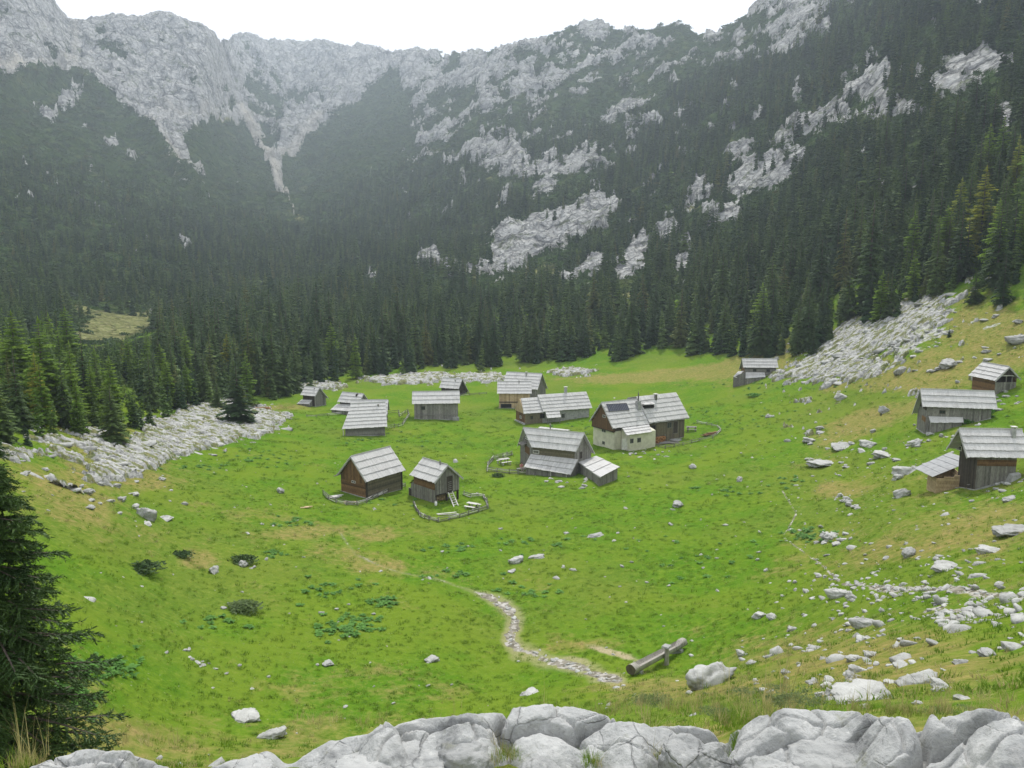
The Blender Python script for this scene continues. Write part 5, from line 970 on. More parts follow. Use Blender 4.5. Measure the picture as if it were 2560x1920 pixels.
# benches and tables
def table(label, p, rz, L=1.5, W=.8, hgt=.72, benches=True, mat=None):
    mat = mat or W_WHITE; o = empty("picnic_table", p, rz, label, "table"); m = MB()
    for k in range(5): m.box(-L / 2, L / 2, -W / 2 + k * W / 5 + .008, -W / 2 + (k + 1) * W / 5 - .008, hgt, hgt + .045, random.random())
    m.build("tabletop", mat, o)
    for sx in (-1, 1):
        m = MB(); m.bar((sx * L * .35, -W * .42, -.2), (sx * L * .35, W * .1, hgt - .003), .07); m.bar((sx * L * .35 + .08, W * .42, -.2), (sx * L * .35 + .08, -W * .1, hgt - .003), .07); m.build("leg", W_GREY, o)
    if benches:
        for sy in (-1, 1):
            m = MB(); m.box(-L / 2, L / 2, sy * (W / 2 + .38) - .14, sy * (W / 2 + .38) + .14, hgt * .58, hgt * .58 + .045, .8); 
            for sx in (-1, 1): m.box(sx * L * .36 - .04, sx * L * .36 + .04, sy * (W / 2 + .38) - .11, sy * (W / 2 + .38) + .11, -.2, hgt * .58 - .003, .3)
            m.build("bench", mat, o)
    return o
table("bleached picnic table with benches in the fenced yard of the ladder storehouse", gpt(z1, (1850, 925)), -.5, 1.3, .5, .55)
table("grey picnic table with benches in the fenced yard left of the cabin", gpt(z2, (350, 815)), .5, 1.5, .7, .7)
table("dark plank table at the right end of the plastered farmhouse", gpt(z3, (1680, 745)), -.15, 1.6, .7, .7, mat=W_GREY)
def planks(label, zoom, p, rz, n, L, seed, mat=None, spread=.7, name="plank_pile"):
    R = random.Random(seed); P = gpt(zoom, p); m = MB()
    for k in range(n):
        a = R.uniform(-.2, .2); l = L * R.uniform(.5, 1); c = Vector((R.uniform(-.2, .2) * L, R.uniform(-spread, spread), .06 + .05 * R.randint(0, 3))); d = Vector((math.cos(a), math.sin(a), R.uniform(-.02, .03))) * l / 2
        e1, e2 = c - d, c + d
        w = P + Matrix.Rotation(rz, 3, 'Z') @ c; dz = ground(w.x, w.y) - P.z; m.bar(e1 + Vector((0, 0, dz)), e2 + Vector((0, 0, dz)), .17, .04, R.random())
    o = m.build(name, mat or W_WHITE); o.location = P; o.rotation_euler = (0, 0, rz); return tag(o, label, "planks")
planks("loose grey boards lying on the grass by the farmhouse woodpile", z3, (1330, 925), .1, 16, 3.2, 3, W_GREY)
planks("bleached boards heaped inside the brown storehouse's fence", z1, (270, 800), .6, 8, 1.6, 4, None, .4)
planks("tan offcut boards thrown beside the brown storehouse's fence", z1, (450, 865), -.05, 7, 1.4, 5, W_TAN, .25)
planks("bleached board lying along the fence of the ladder storehouse", z1, (1570, 1000), .05, 2, 2.4, 6, None, .1)
planks("long weathered timbers lying below the dark hut on the right", z6, (960, 1440), .32, 4, 4.0, 7, W_GREY, .25)
planks("stack of dark boards under the front hut's opening at the forest's foot", z5, (560, 760), 0, 8, 1.8, 8, W_GREY, .4)
planks("pale yellow boards lying in the grass left of the brown storehouse", D_, (662, 1098), .15, 4, 1.2, 9, W_TAN, .2)
woodpile("stack of orange chopped firewood against the farmhouse front wall", Vector(hs.world(hs.onwall(1150, 840, *hs.front()).x, hs.fy - .45, hs.g(hs.onwall(1150, 840, *hs.front()).x, hs.fy - .45))), hs.rot, 3.0, 1.15, .5, W_RED, 4, .10)
planks("heap of reddish brushwood at the far corner of the farmhouse yard", z3, (1960, 790), .55, 26, 2.6, 11, W_BROWN, .5)
woodpile("long stack of brown split logs near the rail fence, far left by the forest", gpt(D_, (567, 885)), .1, 2.6, .55, .4, W_RED, 5)
W_LOG = timber('bleached_log', (.26, .245, .22), (.42, .40, .36))
# hollowed log trough with its water post
a = gpt(D_, (1362, 1462)); b = gpt(D_, (1476, 1400)); o = empty("water_trough", a, 0, "hollowed log water trough lying on the grass at the end of the stony path", "trough"); d = b - a; Lq = d.length; rz = math.atan2(d.y, d.x); o.rotation_euler = (0, 0, rz); sl = d.z / d.to_2d().length; R0 = .30
m = MB(); nS, nR = 14, 22
def tp(t, th, r): x = t * d.to_2d().length; return (x, math.cos(th) * r, x * sl + .42 + math.sin(th) * r)
V = []; 
for i in range(nS + 1):
    t = i / nS; hollow = .10 < t < .92 and not (.5 < t < .56)
    row = []
    for k in range(nR):
        th = 2 * math.pi * k / nR + math.pi / 2; r = R0 * (1 - .12 * t) * (1 + .03 * math.sin(5 * th + 3 * t)); q = Vector(tp(t, th, r))
        if hollow and math.sin(th) > .55: q.z = t * d.to_2d().length * sl + .42 - .10 * (1 if abs(math.cos(th)) < .6 else 0)
        row.append(q)
    V.append(row)
for i in range(nS):
    for k in range(nR): m.face([V[i][k], V[i + 1][k], V[i + 1][(k + 1) % nR], V[i][(k + 1) % nR]], .45)
m.face(V[0], .1, 1); m.face(V[-1][::-1], .3, 1); m.build("trough_log", [W_LOG, W_OLIVE], o)
m = MB()
for t in (.12, .88): x = t * d.to_2d().length; m.hexa([(x - .2, -.4, x * sl - .4), (x + .2, -.4, x * sl - .4), (x + .2, .4, x * sl - .4), (x - .2, .4, x * sl - .4), (x - .15, -.3, x * sl + .17), (x + .15, -.3, x * sl + .17), (x + .15, .3, x * sl + .17), (x - .15, .3, x * sl + .17)])
m.build("support", STONE, o); m = MB(); x = .53 * d.to_2d().length; m.tube([(x, -.42, x * sl - .3), (x, -.42, x * sl + .5), (x, -.40, x * sl + .98)], [.15, .14, .13], 9, .6); m.build("water_post", W_LOG, o); m = MB(); m.hexa([(x - .24, -.62, x * sl + .985), (x + .24, -.62, x * sl + .985), (x + .24, -.16, x * sl + .985), (x - .24, -.16, x * sl + .985), (x - .2, -.6, x * sl + 1.07), (x + .22, -.58, x * sl + 1.07), (x + .2, -.2, x * sl + 1.07), (x - .2, -.18, x * sl + 1.07)]); m.build("post_cap", STONE, o)
# person on the yard bench
pp = gpt(z2, (600, 905)); per = empty("person", pp, math.radians(-60), "person in a pink shirt with dark hair, sitting in the yard beside the cabin", "person")
def skin(name, verts, edges, rads, mat, parent):
    me = bpy.data.meshes.new(name); me.from_pydata(verts, edges, []); o_ = link(name, me, parent); md = o_.modifiers.new("skin", 'SKIN'); 
    for i, r in enumerate(rads): me.skin_vertices[0].data[i].radius = (r, r) if not isinstance(r, tuple) else r
    me.skin_vertices[0].data[0].use_root = True; sub = o_.modifiers.new("sub", 'SUBSURF'); sub.levels = sub.render_levels = 2; me.materials.append(mat); return o_
def flat(name, c, rough=.8): k = N(name); k.col(c); k.set(Roughness=rough); return k.m
SKIN, PINK, HAIRM, TROUS = flat("skin", (.48, .28, .20)), flat("pink_cloth", (.62, .27, .27)), flat("dark_hair", (.02, .015, .012)), flat("pale_trousers", (.42, .34, .32))
bv_ = [(0, 0, .42), (0, 0, .62), (.03, 0, .82), (.06, 0, .93), (.08, 0, 1.06), (.09, 0, 1.16), (0, .09, .42), (.36, .12, .44), (.40, .13, .06), (.52, .13, .02), (0, -.09, .42), (.36, -.12, .44), (.40, -.13, .06), (.52, -.13, .02), (.05, .17, .86), (.12, .22, .62), (.30, .12, .54), (.05, -.17, .86), (.12, -.22, .62), (.30, -.12, .54)]
be_ = [(0, 1), (1, 2), (2, 3), (3, 4), (4, 5), (0, 6), (6, 7), (7, 8), (8, 9), (0, 10), (10, 11), (11, 12), (12, 13), (2, 14), (14, 15), (15, 16), (2, 17), (17, 18), (18, 19)]
skin("body", bv_, be_, [.12, .105, .12, .045, .085, .07, .085, .06, .045, .035, .085, .06, .045, .035, .055, .04, .03, .055, .04, .03], SKIN, per)
skin("shirt", [(0, 0, .44), (0, 0, .62), (.03, 0, .84), (.05, .18, .865), (.11, .225, .66), (.05, -.18, .865), (.11, -.225, .66)], [(0, 1), (1, 2), (2, 3), (3, 4), (2, 5), (5, 6)], [.145, .13, .145, .07, .055, .07, .055], PINK, per)
skin("trousers", [(0, 0, .42), (0, .1, .42), (.36, .12, .44), (.40, .13, .12), (0, -.1, .42), (.36, -.12, .44), (.40, -.13, .12)], [(0, 1), (1, 2), (2, 3), (0, 4), (4, 5), (5, 6)], [.13, .10, .075, .06, .10, .075, .06], TROUS, per)
skin("hair", [(.03, 0, 1.08), (.06, 0, 1.19), (.02, 0, 1.0)], [(0, 1), (0, 2)], [.095, .075, .06], HAIRM, per)
m = MB(); m.box(-.6, .6, -.16, .16, .24, .29, .7); bo = empty("bench", Vector((pp.x, pp.y, pp.z)), math.radians(20), "plain plank bench under the person in the pink shirt", "bench"); m.build("seat", W_WHITE, bo)
for sx in (-1, 1): m = MB(); m.box(sx * .45 - .05, sx * .45 + .05, -.13, .13, -.2, .237, .3); m.build("leg", W_GREY, bo)
per.location.z += .02 - .12
# ------------------------------------------------------------------ boulders
def rock_mesh(name, seed, sub=4, dims=(1, 1, .7), rough=.28, cuts=5, mat=None, fine=0.0, power=3.0):
    R = random.Random(seed); bm = bmesh.new(); bmesh.ops.create_icosphere(bm, subdivisions=sub, radius=1); off = Vector((R.uniform(-50, 50), R.uniform(-50, 50), R.uniform(-50, 50)))
    planes = []
    for _ in range(cuts):
        n = Vector((R.gauss(0, 1), R.gauss(0, 1), R.gauss(.2, .8))).normalized(); planes.append((n, R.uniform(.62, .86)))
    for v in bm.verts:
        p = v.co.normalized(); q = (abs(p.x) ** power + abs(p.y) ** power + abs(p.z) ** power) ** (-1 / power); p = p * q
        for n, dd in planes:
            k = p.dot(n)
            if k > dd: p = p - n * (k - dd) * .85
        p = p * (1 + rough * mnoise.fractal(p * 1.3 + off, 1.0, 2.1, 4, noise_basis='PERLIN_ORIGINAL'))
        if fine:
            f = mnoise.fractal(p * 4.5 + off * 2, .9, 2.1, 5, noise_basis='PERLIN_ORIGINAL'); c = 1 - abs(mnoise.noise(Vector((p.x * 2.0, p.y * 1.2, p.z * 2.4)) + off)) * 9
            p = p * (1 + fine * f - fine * 1.2 * max(0, c))
        v.co = Vector((p.x * dims[0], p.y * dims[1], p.z * dims[2]))
    me = bpy.data.meshes.new(name); bm.to_mesh(me); bm.free(); me.polygons.foreach_set("use_smooth", np.ones(len(me.polygons), bool)); me.materials.append(mat); return me
LIME = limestone("meadow_limestone", 1.4, (.30, .30, .285), (.12, .12, .11), (.46, .46, .44), .8); LEDGE = limestone("ledge_limestone", 2.2, (.27, .275, .272), (.085, .088, .09), (.42, .42, .41), 1.0, True)
ROCKM = [rock_mesh("boulder", 300 + i, 4, (1, R1, R2), .34, 7, LIME, .10) for i, (R1, R2) in enumerate([(.8, .7), (1.1, .55), (.7, .8), (.9, .6), (.6, .5), (1.0, .75)])]
RUB = [rock_mesh("rubble", 330 + i, 2, (1, .8, R2), .4, 6, LIME) for i, R2 in enumerate((.7, .5, .85, .4))]
R = random.Random(5)
def boulder(label, X, Y, wpx, k=None, flat=1.0, group=None, name="boulder", rz=None, sink=.25):
    x, y, z = on_land(X, Y); dist = math.sqrt(x * x + y * y + (z - ZC) ** 2); w = wpx / FP * dist / 2
    o = link(name, ROCKM[R.randrange(6) if k is None else k]); o.location = (x, y, z + w * .55 * flat - w * sink); o.scale = (w, w * R.uniform(.7, 1), w * flat * R.uniform(.85, 1.05)); o.rotation_euler = (R.uniform(-.15, .15), R.uniform(-.15, .15), R.uniform(0, 6.28) if rz is None else rz)
    return tag(o, label, "boulder", group)
for q in [("white boulder standing alone in the grass below the farmhouse, right of the cabin", 1598, 1038, 24), ("flat white slab of rock in the green meadow below the cabin", 1287, 1158, 44, 4, .5, None, "boulder", 0), ("grey boulder left of a small rock cluster in the meadow's middle", 1115, 1215, 30),
          ("small rock lying right of the boulder cluster in the meadow's middle", 1237, 1231, 20, None, .6), ("flat grey stone on the grass just in front of the mid-meadow cluster", 1107, 1234, 22, None, .5), ("low stony outcrop right of the mid-meadow grey boulder", 1160, 1204, 34, 1, .5), ("grey boulder by the faint trail right of the cabin", 1465, 1093, 24),
          ("small bright stone on the grass in front of the farmhouse yard", 1497, 1012, 16), ("rounded pale boulder, left one of a close pair in the dark hollow on the right", 1640, 1333, 26), ("rounded pale boulder, right one of a close pair in the dark hollow", 1667, 1338, 22), ("small white stone below the boulder pair in the dark hollow", 1712, 1362, 18),
          ("large split grey boulder on the right slope below the stony trail", 1870, 1352, 54, 0, .7), ("big pointed grey boulder among dry grass just beyond the ledge, right of the trough", 1540, 1478, 92, 2, .95, None, "boulder", .4), ("pale pyramid boulder behind the ledge's dry grass, far right", 1980, 1478, 66, 0, .7), ("long pale boulder low behind the ledge on the right", 1866, 1512, 110, 1, .6, None, "boulder", 0),
          ("upright pale stone left of the long boulder behind the ledge", 1800, 1508, 34, 2, .9), ("round stone in dry grass above the pointed boulder", 1602, 1417, 24), ("second round stone in dry grass, just below the first, above the pointed boulder", 1620, 1437, 20), ("single white rock on the slope at the lower right", 2133, 1417, 28), ("tilted brown grey stone on the lower right slope", 1758, 1403, 30, 3, .6),
          ("pale stone half sunk in the grass behind the ledge's middle", 1145, 1499, 36, 1, .5), ("tilted pale stone in the meadow left of the stony path", 930, 1427, 32, 3, .6), ("bright white stone alone in the lower meadow", 708, 1437, 20), ("whitish grey boulder in the grass behind the ledge's left part", 527, 1553, 50, 1, .6), ("grey boulder touching the ledge behind its left gap", 588, 1592, 44, 0, .8),
          ("large pale boulder on the left slope below the rock shelf", 315, 1118, 38), ("whitish stone right of the large pale boulder on the left slope", 358, 1122, 26, None, .6), ("upright grey stone in the grass left of the bushes", 462, 1236, 28, 2, .9), ("pale rock sitting in the round bush on the left meadow", 527, 1222, 22), ("white stone above the long path start on the left", 605, 1063, 20),
          ("pale boulder at the start of the stony trail on the right", 1812, 1288, 48, 0, .7), ("white stone touching the trail boulder's right side", 1838, 1294, 24), ("white boulder on the right slope above the stony trail", 1962, 1203, 32), ("long pale boulder, lower one of three on the right slope", 2048, 1228, 46, 1, .6), ("pale boulder, middle one of three on the right slope", 2135, 1194, 46, 3, .7), ("long pale boulder at the right edge below the dark hut", 2190, 1152, 70, 1, .55, None, "boulder", .1),
          ("flat white slab in the grass below the dark hut on the right", 2182, 1080, 36, 4, .6, None, "boulder", 0), ("long low limestone ridge in the grass left of the right huts", 1782, 1003, 62, 1, .45, None, "boulder", .5), ("smooth white boulder left of the wide plank barn", 1874, 962, 34, 0, .7), ("low grey dome boulder in grass below the wide plank barn", 1910, 984, 46, 1, .5), ("flat grey boulder left of the smooth white boulder on the right slope", 1822, 968, 44, 1, .5, None, "boulder", .1),
          ("upright stone just below the wide plank barn's left corner", 1980, 960, 26, 2, .9), ("grey boulder at the left corner of the tan shed", 1957, 1022, 46, 0, .7), ("white stone in front of the grey boulder beside the tan shed", 1938, 1035, 22), ("white block in the grass left below the tan shed", 1950, 1072, 30), ("big smooth pale boulder high on the right slope at the edge of the view", 2205, 738, 44, 0, .7), ("pale boulder on the right slope above the highest hut", 2050, 792, 34), ("grey boulder left below the pale one on the upper right slope", 1945, 805, 26),
          ("dark grey stone in the grass near the right yard fence", 1666, 900, 24, None, .5), ("upright twin stone in brown grass right of the farmhouse yard", 1815, 862, 24, 2, 1.), ("pale stone on brown grass above the long low ridge rocks", 1747, 955, 24), ("narrow standing grey rock left of the wide plank barn", 1908, 892, 20, 2, 1.2)]:
    boulder(*q)
# groups of stones that nothing tells apart
def cluster(label, group, X, Y, n, sx, sy, w0, w1, ang=0):
    for _ in range(n):
        a, b = R.gauss(0, 1) * sx, R.gauss(0, 1) * sy; t = math.radians(ang); boulder(label, X + a * math.cos(t) - b * math.sin(t), min(1650, Y + a * math.sin(t) + b * math.cos(t)), R.uniform(w0, w1), None, R.uniform(.5, .9), group, "stone")
cluster("pale stone in the grassy heap on the meadow below the right huts", "stones in the grassy heap", 1825, 1088, 9, 22, 8, 10, 24); cluster("pale stone in the rock heap above the stony trail", "stones in the heap above the trail", 1803, 1160, 12, 24, 9, 12, 28)
cluster("stone scattered on the right slope between the farmhouse yard and the wide barn", "stones between yard and wide barn", 1790, 960, 22, 90, 28, 6, 20, 12); cluster("small stone on the far right slope around the highest huts", "stones around the highest huts", 2080, 780, 26, 110, 40, 8, 20, -6)
cluster("small pale stone in the bare patch of the lower left meadow", "stones of the bare patch on the left", 420, 1425, 12, 34, 12, 7, 18, 30); cluster("stone strewn on the left slope below the rock shelf", "stones below the rock shelf", 240, 1065, 28, 110, 22, 8, 24, 8)
cluster("small stone scattered on the open central meadow", "small stones on the central meadow", 1300, 1180, 22, 220, 80, 5, 13); cluster("small stone scattered on the lower left meadow", "small stones on the lower left meadow", 500, 1330, 22, 220, 110, 5, 13)
cluster("stone at the foot of the cabin's lean-to walls", "stones at the cabin's foot", 1240, 1042, 12, 40, 6, 8, 16, -4); cluster("pale stone in dry grass between trough and ledge's right end", "stones in dry grass behind the ledge", 1830, 1470, 24, 170, 30, 12, 34, 8)
cluster("small pale stone on the lower right slope", "small stones on the lower right slope", 1950, 1330, 40, 150, 50, 6, 16); cluster("stone heaped below the highest hut on the right slope", "stones below the highest hut", 2165, 865, 14, 30, 12, 8, 22, -20); cluster("stone at the wall foot between the wide barn and the dark hut", "stones at the wide barn's foot", 2010, 945, 12, 40, 10, 8, 18)
cluster("chip of pale rubble before the farmhouse annex", "rubble before the farmhouse annex", 1395, 978, 14, 26, 5, 5, 11); cluster("white stone at the dark hut's right corner", "stones at the dark hut's corner", 2165, 1045, 10, 22, 10, 8, 16, -50)
# rubble over the karst shelf, the spur, the forest foot and along the paths: too many to count
def mask_points(mask, r0, r1, spacing, half=.66, thr=.0):
    x, y = sector_points(r0, r1, spacing, half); v = sample(mask, x, y); k = RNG.random(len(x)) < v; return x[k], y[k]
xk, yk = mask_points(np.clip(KM * .30 + .03 * (kb > .15), 0, 1), 55, 165, .75); xs_, ys_ = mask_points(np.clip(SM * .45 + .06 * (sb > .2) + EM * .6, 0, 1), 60, 240, .95); n1_, n2_ = len(xk), len(xs_)
x = np.concatenate([xk, xs_]); y = np.concatenate([yk, ys_]); nn = len(x); sz = np.exp(RNG.normal(-1.15, .62, nn)) * np.where(np.arange(nn) < n1_, .95, 1.25); sz = np.clip(sz, .12, 1.5)
scatter("limestone_rubble", np.stack([x, y, sample(GZ, x, y) - sz * .12], 1), np.stack([RNG.normal(0, .18, nn), RNG.normal(0, .18, nn), np.where(np.arange(nn) < n1_, RNG.normal(.1, .35, nn), RNG.uniform(0, 6.28, nn))], 1), np.stack([sz * np.where(np.arange(nn) < n1_, 1.7, 1.15), sz, sz * RNG.uniform(.35, .75, nn)], 1), RNG.integers(0, 4, nn), RUB,
        "pale limestone rubble covering the rock shelf, the rocky spur and the forest foot", "rubble")
x, y = mask_points(np.clip(GRAVEL * np.interp(PX0, [1000, 1070, 1600, 1700, 1900], [.05, .3, .3, .12, .5]), 0, 1), 22, 90, .28); x3, y3 = mask_points(np.clip((blob(2060,1300,230,50,3,.6) + blob(2000,1215,200,40,0,.18) + blob(1960,1400,250,60,0,.12)) * (patch > -.15) * (1 - beyond), 0, 1), 20, 90, .5); x2, y2 = mask_points(np.clip(.25 * (1 - beyond) * sstep(1480, 1900, PX0) * sstep(880, 1000, PY0) + .05 * (1 - beyond), 0, 1), 20, 120, 1.0); n3_ = len(x); x = np.concatenate([x, x3, x2]); y = np.concatenate([y, y3, y2]); nn = len(x); sz = np.clip(np.exp(RNG.normal(-2.35, .5, nn)) * np.where((np.arange(nn) >= n3_) & (np.arange(nn) < n3_ + len(x3)), 1.5, 1), .04, .4)
scatter("path_stones", np.stack([x, y, sample(GZ, x, y)], 1), np.stack([RNG.normal(0, .3, nn), RNG.normal(0, .3, nn), RNG.uniform(0, 6.28, nn)], 1), np.stack([sz * 1.2, sz, sz * .7], 1), RNG.integers(0, 4, nn), RUB, "loose white stones strewn along the paths and over the grass", "stones")
# ------------------------------------------------------------------ the ledge under the viewer
def ledge_rock(label, X0, X1, Y0, Y1, seed, depth=1.0, drop=3.35, sub=6, rough=.22, cuts=5, power=2.7, tilt=0.0, fine=.05):
    Xc, Yc = (X0 + X1) / 2, (Y0 + Y1) / 2; az, t = (float(q) for q in az_t(Xc, Yc)); r = drop / -t; x, y = r * math.sin(az), r * math.cos(az); axis = y * CP + drop * SP; w = (X1 - X0) / FP * axis / 2; hh = (Y1 - Y0) / FP * axis / 2
    dep = max(.45 * w, min(w, .75)) * depth; dz = max((hh - .48 * dep) / .85, .32 * w, .16); low = max(0, (dz * .85 + .48 * dep - hh) / .85); o = link("ledge_rock", rock_mesh("ledge_rock", seed, sub, (w, dep, dz), rough * .8, cuts, LEDGE, fine * .8, power)); o.location = (x, y, ZC - drop - low - .11); o.rotation_euler = (0, tilt, -az); return tag(o, label, "rock")
for q in [("low smooth rock at the ledge's far left end", 60, 215, 1642, 1740, 1), ("rounded dome rock, second from the ledge's left end", 180, 352, 1616, 1730, 2, 1, 3.4), ("wedge-shaped rock left of the ledge's dark gap", 368, 606, 1606, 1740, 3, 1, 3.4, 6, .2, 4, 2.6, -.28), ("largest long rock of the ledge, sloping up from the gap to its middle", 598, 985, 1545, 1740, 4, .8, 3.35, 6, .24, 6, 3, -.12),
          ("knobbly cracked rock right of the ledge's largest rock", 925, 1130, 1532, 1720, 5, .9, 3.4, 6, .34, 8), ("flat slab topping the ledge's middle", 1060, 1250, 1523, 1590, 6, 1.3, 3.55), ("rounded egg-like rock at the lower edge below the ledge's middle", 1112, 1240, 1586, 1740, 7, 1, 3.25, 6, .16, 3, 2.3), ("squarish rock with an overhanging dark underside in the ledge's middle", 1198, 1388, 1556, 1650, 8, .9, 3.3, 6, .26, 8),
          ("long low slab behind the squarish rock of the ledge", 1240, 1440, 1531, 1610, 9, 1.2, 3.6), ("tall broad rock with a dark slit, left of the ledge's grassy cleft", 1412, 1596, 1548, 1760, 10, .9, 3.3, 6, .24, 6), ("flat rock at the back of the ledge behind the grassy cleft", 1572, 1722, 1518, 1590, 11, 1.2, 3.7), ("rounded rock right of the ledge's grassy cleft", 1606, 1750, 1586, 1760, 12, 1, 3.25, 6, .2, 4, 2.6),
          ("huge smooth slab filling the ledge's right end, left half", 1690, 2010, 1544, 1780, 13, .7, 3.3, 6, .18, 5, 3.4), ("huge smooth slab at the ledge's right corner", 1930, 2330, 1562, 1800, 14, .7, 3.3, 6, .18, 5, 3.4), ("small flat white rock on top of the right slabs", 1948, 2062, 1552, 1592, 15, 1, 3.6), ("pale low rock in grass at the ledge's right edge", 2040, 2260, 1538, 1600, 16, 1, 3.75), ("low pale rock in grass behind the right slabs", 1790, 1935, 1528, 1590, 17, 1, 3.7),
          ("broken angular stone in front of the squarish rock", 1262, 1345, 1632, 1700, 18, .8, 3.2, 5, .3, 9), ("small angular stone wedged by the squarish rock's right foot", 1352, 1420, 1622, 1680, 19, .8, 3.25, 5, .3, 9)]:
    ledge_rock(*q)
# one continuous bed of cracked limestone carries the single rocks of the ledge
def cells(x, y, seed):
    ix = np.floor(x); iy = np.floor(y); f1 = np.full(x.shape, 9.0); f2 = np.full(x.shape, 9.0); idv = np.zeros(x.shape)
    for i in (-1, 0, 1):
        for j in (-1, 0, 1):
            hx = _hash(ix + i, iy + j, seed) / 0x7fffffff; hy = _hash(ix + i, iy + j, seed + 7) / 0x7fffffff; d = np.hypot(ix + i + .1 + .8 * hx - x, iy + j + .1 + .8 * hy - y)
            n = d < f1; f2 = np.where(n, f1, np.minimum(f2, d)); idv = np.where(n, hx, idv); f1 = np.where(n, d, f1)
    return f1, f2, idv
TOPS = [(-60, 1690), (60, 1668), (180, 1634), (330, 1640), (390, 1664), (470, 1640), (590, 1612), (612, 1648), (640, 1640), (700, 1596), (830, 1562), (1000, 1545), (1060, 1540), (1230, 1536), (1300, 1550), (1430, 1558), (1520, 1570), (1590, 1580), (1640, 1562), (1700, 1548), (1800, 1560), (1900, 1562), (2060, 1566), (2212, 1570), (2420, 1575)]
xs_u = np.linspace(-60, 2420, 620); ys_t = np.interp(xs_u, *zip(*TOPS)) - 7; ys_t = np.convolve(np.pad(ys_t, 4, mode='edge'), np.ones(9) / 9, 'valid'); au, tu = az_t(xs_u, ys_t); rv = np.linspace(4.3, 7.2, 230)[:, None]; RC = 5.6 + .28 * gnoise(xs_u / 160, xs_u * 0 + 3.3, 5)[None, :]
bx_ = rv * np.sin(au)[None, :]; by_ = rv * np.cos(au)[None, :]; crest = ZC + RC * tu[None, :]
wx_ = bx_ + .16 * fbm(bx_ * 1.6, by_ * 1.6, 3, 5); wy_ = by_ + .16 * fbm(bx_ * 1.6, by_ * 1.6, 3, 6)
f1, f2, idv = cells(wx_ / .78, wy_ / .42, 3); g1, g2, idg = cells(wx_ / .30, wy_ / .22, 9)
bz_ = crest - .22 * np.clip((RC - rv) / .7, 0, 9) ** 1.3 - 1.1 * np.clip((rv - RC) / 1.0, 0, 9) ** 1.2
bz_ = bz_ + .13 * (idv - .5) - .21 * np.exp(-((f2 - f1) / .085) ** 2) - .05 * f1 ** 2 - .045 * np.exp(-((g2 - g1) / .07) ** 2) * (idv > .45) + .05 * fbm(wx_ * 2.2, wy_ * 2.2, 5, 12, .55) + .014 * ridged(wx_ * 9, wy_ * 7, 3, 13)
i_ = np.arange(229)[:, None] * 620 + np.arange(619)[None, :]; F_ = np.stack([i_, i_ + 1, i_ + 621, i_ + 620], -1).reshape(-1, 4)
tag(link("bedrock_ledge", np_mesh("bedrock_ledge", np.stack([bx_, by_, bz_], -1).reshape(-1, 3), F_, LEDGE)), "continuous cracked grey limestone bed along the bottom of the view", "rock ledge", kind="structure")
# layered bedrock shelf at the left edge of the meadow
def bed(name, X0, X1, Y0, Y1, n_u, n_v, mask_blobs, label, ang, step, high, seed, amp=.5, cell=1.5):
    r0 = math.hypot(*on_land((X0 + X1) / 2, Y1)[:2]); r1 = math.hypot(*on_land((X0 + X1) / 2, Y0)[:2]) * 1.06; a0 = float(az_t(X0, Y1)[0]); a1 = float(az_t(X1, Y1)[0])
    A = np.linspace(a0, a1, n_u)[None, :]; Rr = np.linspace(r0 * .93, r1, n_v)[:, None]; x = Rr * np.sin(A); y = Rr * np.cos(A); g = sample(GZ, x.ravel(), y.ravel()).reshape(x.shape); PX, PY = project(x, y, g); m = np.zeros(x.shape)
    for bx, by, sx, sy, ag, w_ in mask_blobs:
        t_ = math.radians(ag); dx = PX - bx; dy = PY - by; u = dx * math.cos(t_) + dy * math.sin(t_); v = -dx * math.sin(t_) + dy * math.cos(t_); m = m + w_ * np.exp(-((u / sx) ** 2 + (v / sy) ** 2))
    n = fbm(x / 3.2, y / 3.2, 4, seed, .6); mm = sstep(.46, .74, m * (1 + .5 * amp) + amp * n); c_, s_ = math.cos(ang), math.sin(ang); q = (-s_ * x + c_ * y) / step + 1.1 * fbm(x / 6, y / 6, 4, seed + 3, .6); k_ = np.floor(q); f = q - k_
    led = sstep(0, .16, f) * (1 - .35 * f); led2 = (lambda q2: sstep(0, .2, q2 - np.floor(q2)) * (1 - .4 * (q2 - np.floor(q2))))(q * 2.7 + .8 * n); c1, c2, ci = cells(x / cell + .5 * n, y / (cell * .6) + .4 * n, seed)
    z = g - .35 + mm * (.33 + high * (led * .60 + led2 * .22) + (.16 if cell < 2 else .55) * (ci - .5) * high - .20 * np.exp(-((c2 - c1) / .10) ** 2) * (ci > .4) + .25 * n + .035 * ridged(x / .7, y / .5, 3, seed + 5))
    i_ = np.arange(n_v - 1)[:, None] * n_u + np.arange(n_u - 1)[None, :]; keep = (mm[:-1, :-1] + mm[1:, 1:] + mm[1:, :-1] + mm[:-1, 1:]) > .02; F_ = np.stack([i_, i_ + 1, i_ + n_u + 1, i_ + n_u], -1)[keep]
    return tag(link(name, np_mesh(name, np.stack([x, y, z], -1).reshape(-1, 3), F_, BEDM, dict(sod=fbm(x / 1.8, y / .9, 4, seed + 9, .6)), smooth=True)), label, "rock outcrop", kind="structure")
